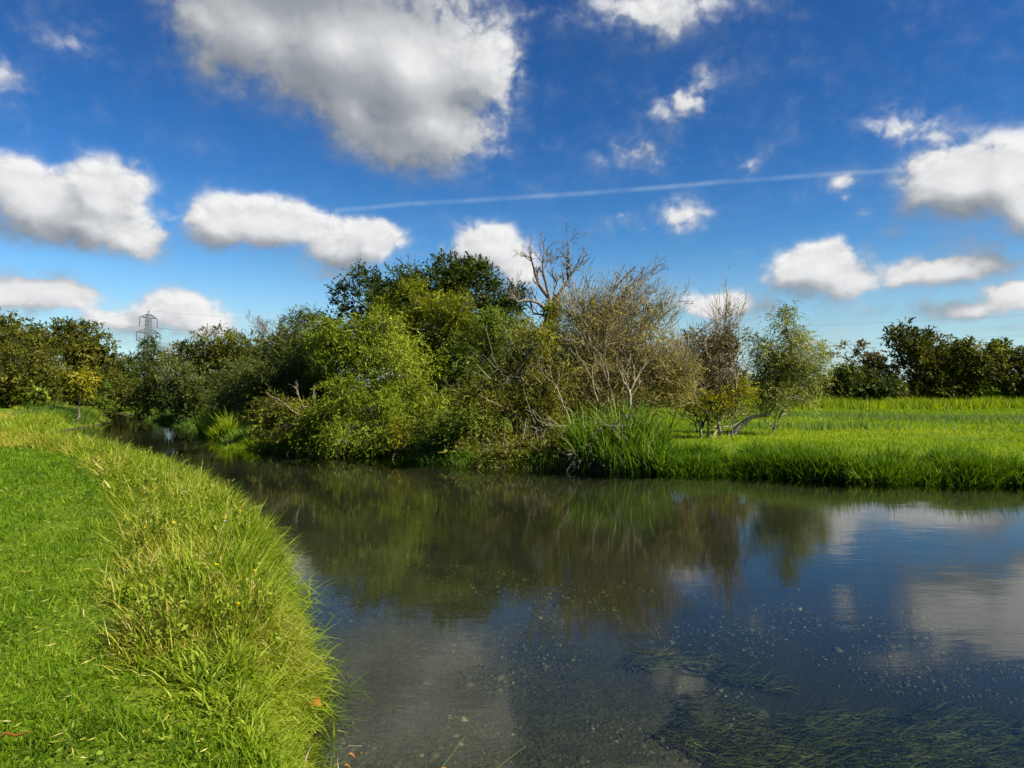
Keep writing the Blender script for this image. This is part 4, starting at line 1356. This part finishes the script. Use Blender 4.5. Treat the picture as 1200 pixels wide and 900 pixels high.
def limb_thing(name, label, cat, D, ways, mat, depth=2, kids=(2, 4), upb=.25, twl=(.5, 1.1), ntw=8, wob=.12, tipr=.007):
    """bare limbs laid through given points (first point is the foot)"""
    f = W(*ways[0][0][0], D)
    t = empty(name, f, label, cat)
    for (pts, r) in ways:
        g = Geo()
        dy = rng.normal(0, .5)
        P = np.array([W(*q, D + dy * k / len(pts)) for k, q in enumerate(pts)])
        tt = np.linspace(0, 1, 10)
        s = np.r_[0, np.cumsum(np.linalg.norm(np.diff(P, axis=0), axis=1))]
        path = np.stack([np.interp(tt, s / s[-1], P[:, i]) for i in range(3)], 1)
        path[1:-1] = path[1:-1] * .5 + (path[:-2] + path[2:]) * .25
        path += rng.normal(0, .02, (10, 3))
        rr = np.linspace(r, max(r * .35, tipr), 10)
        tubes(g, path, rr, 7, .5)
        for k in range(ntw):
            i = int(rng.integers(3, 10))
            dirn = unit(path[min(i + 1, 9)] - path[i - 1]) + rng.normal(0, .6, 3) + [0, 0, upb]
            grow(g, path[i], dirn, rng.uniform(*twl), max(rr[i] * .5, tipr), depth - 1, .6, kids, .6, upb, wob, tipr, 5)
        g.build('branch', M[mat], t, smooth=True)
    return t


dead_tree()
limb_thing('bare_tree', 'grey bare limbs sweeping up above the half bare willow', 'tree', 31.5,
           [([(712, 470), (708, 420), (712, 370), (718, 335), (738, 318), (745, 312)], .075), ([(715, 400), (722, 360), (742, 335), (765, 325), (768, 312)], .08),
            ([(708, 430), (700, 380), (690, 345), (686, 320)], .06), ([(720, 430), (760, 380), (790, 360), (800, 345)], .05), ([(716, 370), (730, 345), (752, 322), (756, 312)], .05)], 'deadbark', 2, (3, 5), .1, (.35, .7), 12)
limb_thing('bare_sapling', 'thin bare sapling tips rising out of the brown bush', 'tree', 33.4,
           [([(848, 480), (850, 420), (851, 380), (852, 345)], .045), ([(846, 470), (842, 410), (838, 372)], .03), ([(851, 460), (860, 400), (866, 372)], .03)], 'twig', 2, (2, 4), .6, (.5, 1.0), 14)
limb_thing('dead_branch', 'pale tangled dead branches sticking out over the channel mouth', 'dead branch', 30.6,
           [([(346, 500), (350, 488), (356, 478), (366, 470), (368, 455)], .032), ([(352, 486), (340, 478), (325, 468), (312, 460)], .022), ([(352, 490), (362, 485), (372, 486)], .016),
            ([(348, 494), (336, 505), (328, 512)], .02), ([(356, 478), (350, 462), (345, 452)], .018)], 'pale', 2, (2, 4), .05, (.15, .35), 8, tipr=.004)
limb_thing('bare_shrub', 'grey bare shrub top poking above the rounded willow', 'tree', 58,
           [([(318, 420), (312, 398), (302, 386), (294, 382)], .05), ([(314, 405), (316, 392), (308, 382)], .035), ([(316, 408), (322, 395), (328, 388)], .03)], 'deadbark', 3, (3, 4), .2, (.5, 1.0), 14, tipr=.009)
limb_thing('leaning_limb', 'pale leaning willow stem in front of the bare willow', 'willow stem', 26.5,
           [([(678, 505), (668, 490), (658, 470), (650, 448)], .038), ([(672, 498), (655, 500), (640, 498)], .022)], 'twig', 2, (2, 3), .2, (.4, .9), 6)
limb_thing('forked_limb', 'pale forked willow stem standing behind the tall reeds', 'willow stem', 27.5,
           [([(738, 480), (739, 460), (730, 445), (729, 438)], .06), ([(738, 458), (748, 440), (758, 425)], .035), ([(700, 470), (692, 440), (700, 410)], .03), ([(712, 470), (713, 440), (708, 420)], .025)], 'twig', 2, (2, 3), .3, (.5, 1.2), 6)
limb_thing('forked_limb', 'dark forked stem under the brown bush', 'willow stem', 32.5,
           [([(822, 502), (830, 485), (828, 472), (815, 458)], .07), ([(830, 485), (838, 460), (852, 440)], .05), ([(822, 502), (812, 480), (810, 465)], .045)], 'darkbark', 2, (2, 3), .3, (.5, 1.0), 5)
limb_thing('drowned_branch', 'grey dead branch dipping into the water beside the reeds', 'dead branch', 23.6,
           [([(705, 500), (690, 515), (694, 530), (684, 545)], .024), ([(700, 505), (712, 500), (722, 500)], .016), ([(692, 520), (680, 528), (664, 534)], .018), ([(694, 532), (702, 546), (698, 556)], .015)], 'deadbark', 2, (2, 3), .0, (.3, .8), 8)
limb_thing('fallen_limb', 'thick pale fallen willow limb propped in the meadow grass', 'fallen limb', 35.6,
           [([(857, 510), (868, 499), (879, 489), (888, 488), (899, 487)], .17), ([(898, 488), (900, 478), (899, 468)], .09), ([(898, 487), (906, 480), (909, 474)], .07)], 'pale', 1, (1, 2), .2, (.2, .4), 1)
limb_thing('fallen_branch', 'thin pale fallen branch lying beside the propped limb', 'fallen branch', 34.6,
           [([(836, 501), (845, 498), (852, 490)], .04), ([(848, 500), (858, 500), (868, 493)], .03)], 'pale', 1, (1, 2), .2, (.2, .5), 2)


# ------------------------------------------------------------------ pylon and power lines
def bars(geo, pairs, r, sides=4):
    tubes(geo, np.array(pairs, float), r, sides, .5)


def pylon():
    bx, by = -180.0, 380.0
    b = np.array([bx, by, gz(bx, by)])
    t = empty('pylon', b, 'grey steel lattice electricity pylon behind the evergreen', 'pylon')
    wd = np.array([.955, -.297, 0])                   # along the line
    ad = np.array([.297, .955, 0])                    # along the arms
    H = 42.5

    def half(z):
        return np.interp(z, [0, 22, 39, H], [3.4, 1.5, .95, .12])
    corners = ((1, 1), (1, -1), (-1, -1), (-1, 1))

    def pt(c, z):
        return b + (wd * c[0] + ad * c[1]) * half(z) + [0, 0, z]
    for c in corners:
        g = Geo()
        zs = [0, 22, 39, H]
        tubes(g, np.array([pt(c, z) for z in zs]), [.24, .20, .17, .14], 4)
        g.build('leg', M['steel'], t)
    g = Geo()
    zs = [0, 6, 11, 15, 18.5, 22, 24.5, 27, 29.3, 31.5, 33.5, 35.5, 37.3, 39, 40.6]
    for z0, z1 in zip(zs, zs[1:]):
        for k in range(4):
            c0, c1 = corners[k], corners[(k + 1) % 4]
            bars(g, [(pt(c0, z0), pt(c1, z1)), (pt(c1, z0), pt(c0, z1)), (pt(c0, z1), pt(c1, z1))], .12, 3)
    o = g.build('lattice', M['steel'], t)
    ends = []
    for z, ln in ((39.0, 5.8), (31.5, 7.8), (24.0, 6.6)):
        for s in (1, -1):
            g = Geo()
            tip = b + ad * s * ln + [0, 0, z]
            for k in (1, -1):
                lo = b + ad * s * half(z) + wd * k * half(z) + [0, 0, z]
                hi = b + ad * s * half(z + 2) + wd * k * half(z + 2) + [0, 0, z + 2.0]
                bars(g, [(lo, tip), (hi, tip)], .17, 4)
                for f in (.3, .6):
                    bars(g, [(lo + (tip - lo) * f, hi + (tip - hi) * f), (lo + (tip - lo) * f, hi + (tip - hi) * (f - .3))], .06, 3)
            g.build('crossarm', M['steel'], t)
            g = Geo()
            zz = np.linspace(0, 4.6, 24)
            tubes(g, tip - np.c_[zz * 0, zz * 0, zz], np.where(np.arange(24) % 2, .26, .12), 8)
            g.build('insulator', M['glassins'], t)
            ends.append(tip - [0, 0, 4.6])
    ends.append(b + [0, 0, H])
    nxt, prv = np.array([330.0, 270.0, 0]) - b, np.array([-560.0, 500.0, 0]) - b
    names = ['power cable hung from the far end of the pylon top crossarm', 'power cable hung from the near end of the pylon top crossarm',
             'power cable hung from the far end of the pylon middle crossarm', 'power cable hung from the near end of the pylon middle crossarm',
             None, None, 'thin earth wire running over the peak of the pylon']
    for e, lab in zip(ends, names):
        if lab is None:
            continue
        tt = np.linspace(0, 1, 28)
        a = e + np.c_[tt[:, None] * nxt[None, :2], -13.5 * 4 * tt * (1 - tt)]
        c = e + np.c_[tt[:, None] * prv[None, :2], -11.0 * 4 * tt * (1 - tt)]
        g = Geo()
        tubes(g, np.concatenate([c[:0:-1], a]), .030, 4)
        tag(g.build('power_line', M['wire'], origin=e), lab, 'power cable', 'power cables of the pylon')


pylon()


# ------------------------------------------------------------------ under the water
def bed_z(P):
    return land(P)[0]


def underwater():
    n = 5200
    P = field_pts(n * 3, 4.2, 13, 1.4, lambda y: -.25 * y, lambda y: .72 * y + 1)
    z, dl, dr, wet, left = land(P)
    pk = vnoise(np.c_[P * .9, P[:, 0] * 0], 91) * .6 + vnoise(np.c_[P * 2.4, P[:, 0] * 0], 92) * .4
    k = wet & (pk + .16 * np.exp(-((P[:, 0] - .4) / 1.3) ** 2) > rng.uniform(.56, .64, len(P)))
    P, z = P[k][:n], z[k][:n]
    n = len(P)
    # squashed irregular stone: ring of 6, top and bottom
    a = np.arange(6) / 6 * TAU
    ring = np.c_[np.cos(a), np.sin(a), np.zeros(6)]
    V0 = np.vstack([ring, ring * [.62, .62, 0] + [0, 0, .55], [[0, 0, .62]]])
    T = [(6 + i, 6 + (i + 1) % 6, 12) for i in range(6)]
    Q = [(i, (i + 1) % 6, 6 + (i + 1) % 6, 6 + i) for i in range(6)]
    s = rng.lognormal(math.log(.0135), .50, n)
    rot = rng.uniform(0, TAU, n)
    V = V0[None] * (1 + rng.normal(0, .14, (n, 13, 1)))
    V = V * np.stack([s, s * rng.uniform(.6, 1, n), s * .7], 1)[:, None]
    c, sn = np.cos(rot)[:, None], np.sin(rot)[:, None]
    V = np.stack([V[..., 0] * c - V[..., 1] * sn, V[..., 0] * sn + V[..., 1] * c, V[..., 2]], -1) + np.c_[P, z][:, None]
    off = (np.arange(n) * 13)[:, None, None]
    g = Geo()
    g.add(V.reshape(-1, 3), T=(np.array(T)[None] + off).reshape(-1, 3), Q=(np.array(Q)[None] + off).reshape(-1, 4), tint=np.repeat(np.clip(rng.beta(.9, 3.6, n), 0, 1), 13))
    m, t = new_mat('flint_pebble')
    at = t.n('ShaderNodeAttribute', attribute_name='tint')
    p = t.n('ShaderNodeBsdfPrincipled')
    t.put(p.inputs['Base Color'], t.ramp(at.outputs['Fac'], [(0, (.040, .036, .024)), (.5, (.10, .09, .062)), (.9, (.36, .33, .24))]))
    p.inputs['Roughness'].default_value = .7
    finish(t, p.outputs[0])
    tag(g.build('pebbles', m, smooth=True), 'brown and pale flint pebbles on the river bed', 'pebbles', kind='stuff')
    # beds of trailing weed, combed by the current
    g = Geo()
    flow = math.atan2(-.62, .78)
    P = field_pts(60000, 4.2, 16, 1.2, lambda y: -.1 * y, lambda y: .74 * y + 1)
    z, dl, dr, wet, left = land(P)
    m_ = vnoise(np.c_[P * [.5, .7], P[:, 0] * 0], 95) * .65 + vnoise(np.c_[P * 1.7, P[:, 0] * 0], 96) * .35
    want = np.exp(-((P[:, 1] - (6.7 - .42 * (P[:, 0] - 1.8))) / 1.25) ** 2) * sstep(P[:, 0], .6, 1.8)
    k = wet & (m_ + .42 * want > .70) & (P[:, 1] < 9.5)
    P, z = P[k], z[k]
    n = len(P)
    blades(g, np.c_[P, z + rng.uniform(0, .05, n)], rng.uniform(.12, .36, n), .016, rng.uniform(.7, 1.25, n), rng.uniform(.2, .7, n),
           np.clip(.35 + .5 * (vnoise(np.c_[P * 3, P[:, 0] * 0], 97) - .5) + rng.normal(0, .2, n), 0, 1), az=flow + rng.normal(0, .35, n), seg=2)
    stuff(g, 'water_weed', M['water_weed'], 'trailing dark green weed combed by the current under the clear water', 'water weed')


underwater()


# ------------------------------------------------------------------ single plants and litter of the near bank
def ribbon(geo, pts, w, tint=.5):
    pts = np.asarray(pts, float)
    tan = unit(np.gradient(pts, axis=0))
    side = unit(np.cross(tan, [0.15, -.5, .85])) * np.asarray(w).reshape(-1, 1) * .5
    V = np.stack([pts - side, pts + side * .2 + np.array([0, 0, -.002]), pts + side], 1).reshape(-1, 3)
    Q = []
    for k in range(len(pts) - 1):
        Q += [(3 * k, 3 * k + 1, 3 * k + 4, 3 * k + 3), (3 * k + 1, 3 * k + 2, 3 * k + 5, 3 * k + 4)]
    geo.add(V, Q=Q, tint=tint)


def arch(a, d, L, rise, drop, n=8):
    t = np.linspace(0, 1, n)
    d = np.array(d, float)
    return np.asarray(a) + np.c_[d[0] * L * t, d[1] * L * t, rise * t - drop * t ** 2]


def bank_spot(Y, inset):
    i = int(np.argmin(np.abs(LS[:, 1] - Y)))
    x, y = LS[i, 0] - inset, LS[i, 1]
    return np.array([x, y, max(gz(x, y), .05)])


def near_things():
    # arching sedge clump over the water
    for (px, py, lab, k) in ((5.75, .1, 'arching green sedge clump over the water beside the rusty leaf', 13), (7.6, .1, 'arching grass clump leaning out from the widest part of the bank', 12)):
        Y = px
        c = bank_spot(Y, .10)
        t = empty('sedge_clump', c, lab, 'sedge')
        for i in range(k):
            g = Geo()
            a = rng.normal(-.2, .8)
            ribbon(g, arch(c + rng.normal(0, .02, 3), (math.cos(a), math.sin(a)), rng.uniform(.2, .42), rng.uniform(.25, .5), rng.uniform(.2, .5)), np.r_[.010, .015, .016, .015, .012, .009, .005, .001], np.clip(.6 + rng.normal(0, .15), 0, 1))
            g.build('leaf', M['lush'], t)
    # rusty dock leaf
    c = bank_spot(5.45, .02) + [.02, 0, .12]
    t = empty('dock_leaf', c, 'rusty orange dock leaf hanging at the water edge', 'leaf')
    g = Geo()
    p = arch(c, (.8, -.3), .15, .03, .06, 7)
    ribbon(g, p, [.01, .05, .075, .08, .065, .035, .004], np.linspace(.2, .7, 7).repeat(3))
    g.build('blade', M['rust'], t)
    g = Geo()
    tubes(g, np.array([c + [-.10, .03, -.22], c + [-.05, .02, -.03], c]), [.004, .004, .003], 5)
    g.build('stalk', M['twig'], t)
    # pale stick
    q = bank_spot(4.9, .05)
    g = Geo()
    tubes(g, np.array([q - [0, 0, .1], q + [.06, .0, .12], q + [.13, -.02, .27]]), [.006, .006, .005], 6)
    tag(g.build('dry_stick', M['pale'], smooth=True), 'pale dry stick poking up at the water edge', 'stick')
    # pale dead flag leaf by the path
    D = 13.2
    c = W(130, 582, D)
    t = empty('dead_leaf', c, 'long pale dead leaf bent at the edge of the mown path', 'leaf')
    g = Geo()
    ribbon(g, np.array([W(132, 580, D), W(130, 573, D), W(126, 566, D), W(122, 562, D)]), [.02, .028, .022, .006], .95)
    g.build('blade', M['straw'], t)
    g = Geo()
    ribbon(g, np.array([W(122, 562, D), W(121, 567, D), W(122, 573, D)]), [.012, .016, .006], .8)
    g.build('tip', M['straw'], t)
    # brown twig on the mown grass
    D = FPX * (EYE - .72) / (860 - HORIZON)
    g = Geo()
    tubes(g, np.array([W(2, 863, D), W(10, 857, D), W(22, 860, D), W(38, 855, D)]), [.006, .008, .006, .003], 6)
    tag(g.build('dry_twig', M['rust'], smooth=True), 'brown dry twig lying on the mown grass', 'twig')
    # seed stalks rising from the bank below the frame
    for (a, b, lab) in (((470, 960), (545, 862), 'upright thin green seed stalk in front of the shallow water'), ((500, 960), (616, 872), 'long slanting seed stalk with brown joints over the shallows')):
        D = 3.9
        p0, p1 = W(*a, D - .5), W(*b, D)
        foot = np.array([.15 + rng.normal(0, .05) - .55, 3.0, 0])
        foot[2] = gz(foot[0], foot[1])
        t = empty('seed_stalk', foot, lab, 'grass stalk')
        g = Geo()
        path = np.array([foot, foot * .5 + p0 * .5 + [0, 0, .05], p0, p0 * .6 + p1 * .4, p1])
        tubes(g, path, [.003, .0028, .0024, .002, .001], 5)
        g.build('stem', M['sedge'], t, smooth=True)
        for f in (.35, .6):
            g = Geo()
            q = p0 * (1 - f) + p1 * f
            ribbon(g, arch(q, (.6, .3), .07, .01, .05, 5), [.004, .012, .014, .008, .001], .5)
            g.build('leaf', M['rust'], t)
    # withered curled plant at the frame's lower edge
    D = 4.05
    c = W(398, 905, D)
    t = empty('withered_plant', (c[0], c[1], -.05), 'withered brown curled plant rising from the shallow water edge', 'plant')
    g = Geo()
    tubes(g, np.array([[c[0], c[1], -.15], c, W(396, 885, D), W(410, 872, D), W(425, 872, D)]), [.005, .004, .003, .003, .002], 5)
    g.build('stem', M['twig'], t, smooth=True)
    for i in range(3):
        q = W(410 + rng.normal(0, 8), 884 + rng.normal(0, 7), D)
        g = Geo()
        a = rng.uniform(0, TAU)
        ribbon(g, arch(q, (math.cos(a), math.sin(a)), .04, .02, .05, 5), [.003, .012, .014, .008, .002], rng.random())
        g.build('leaf', M['rust'], t)


near_things()
for o in bpy.data.objects:
    if '_o' in o:
        del o['_o']
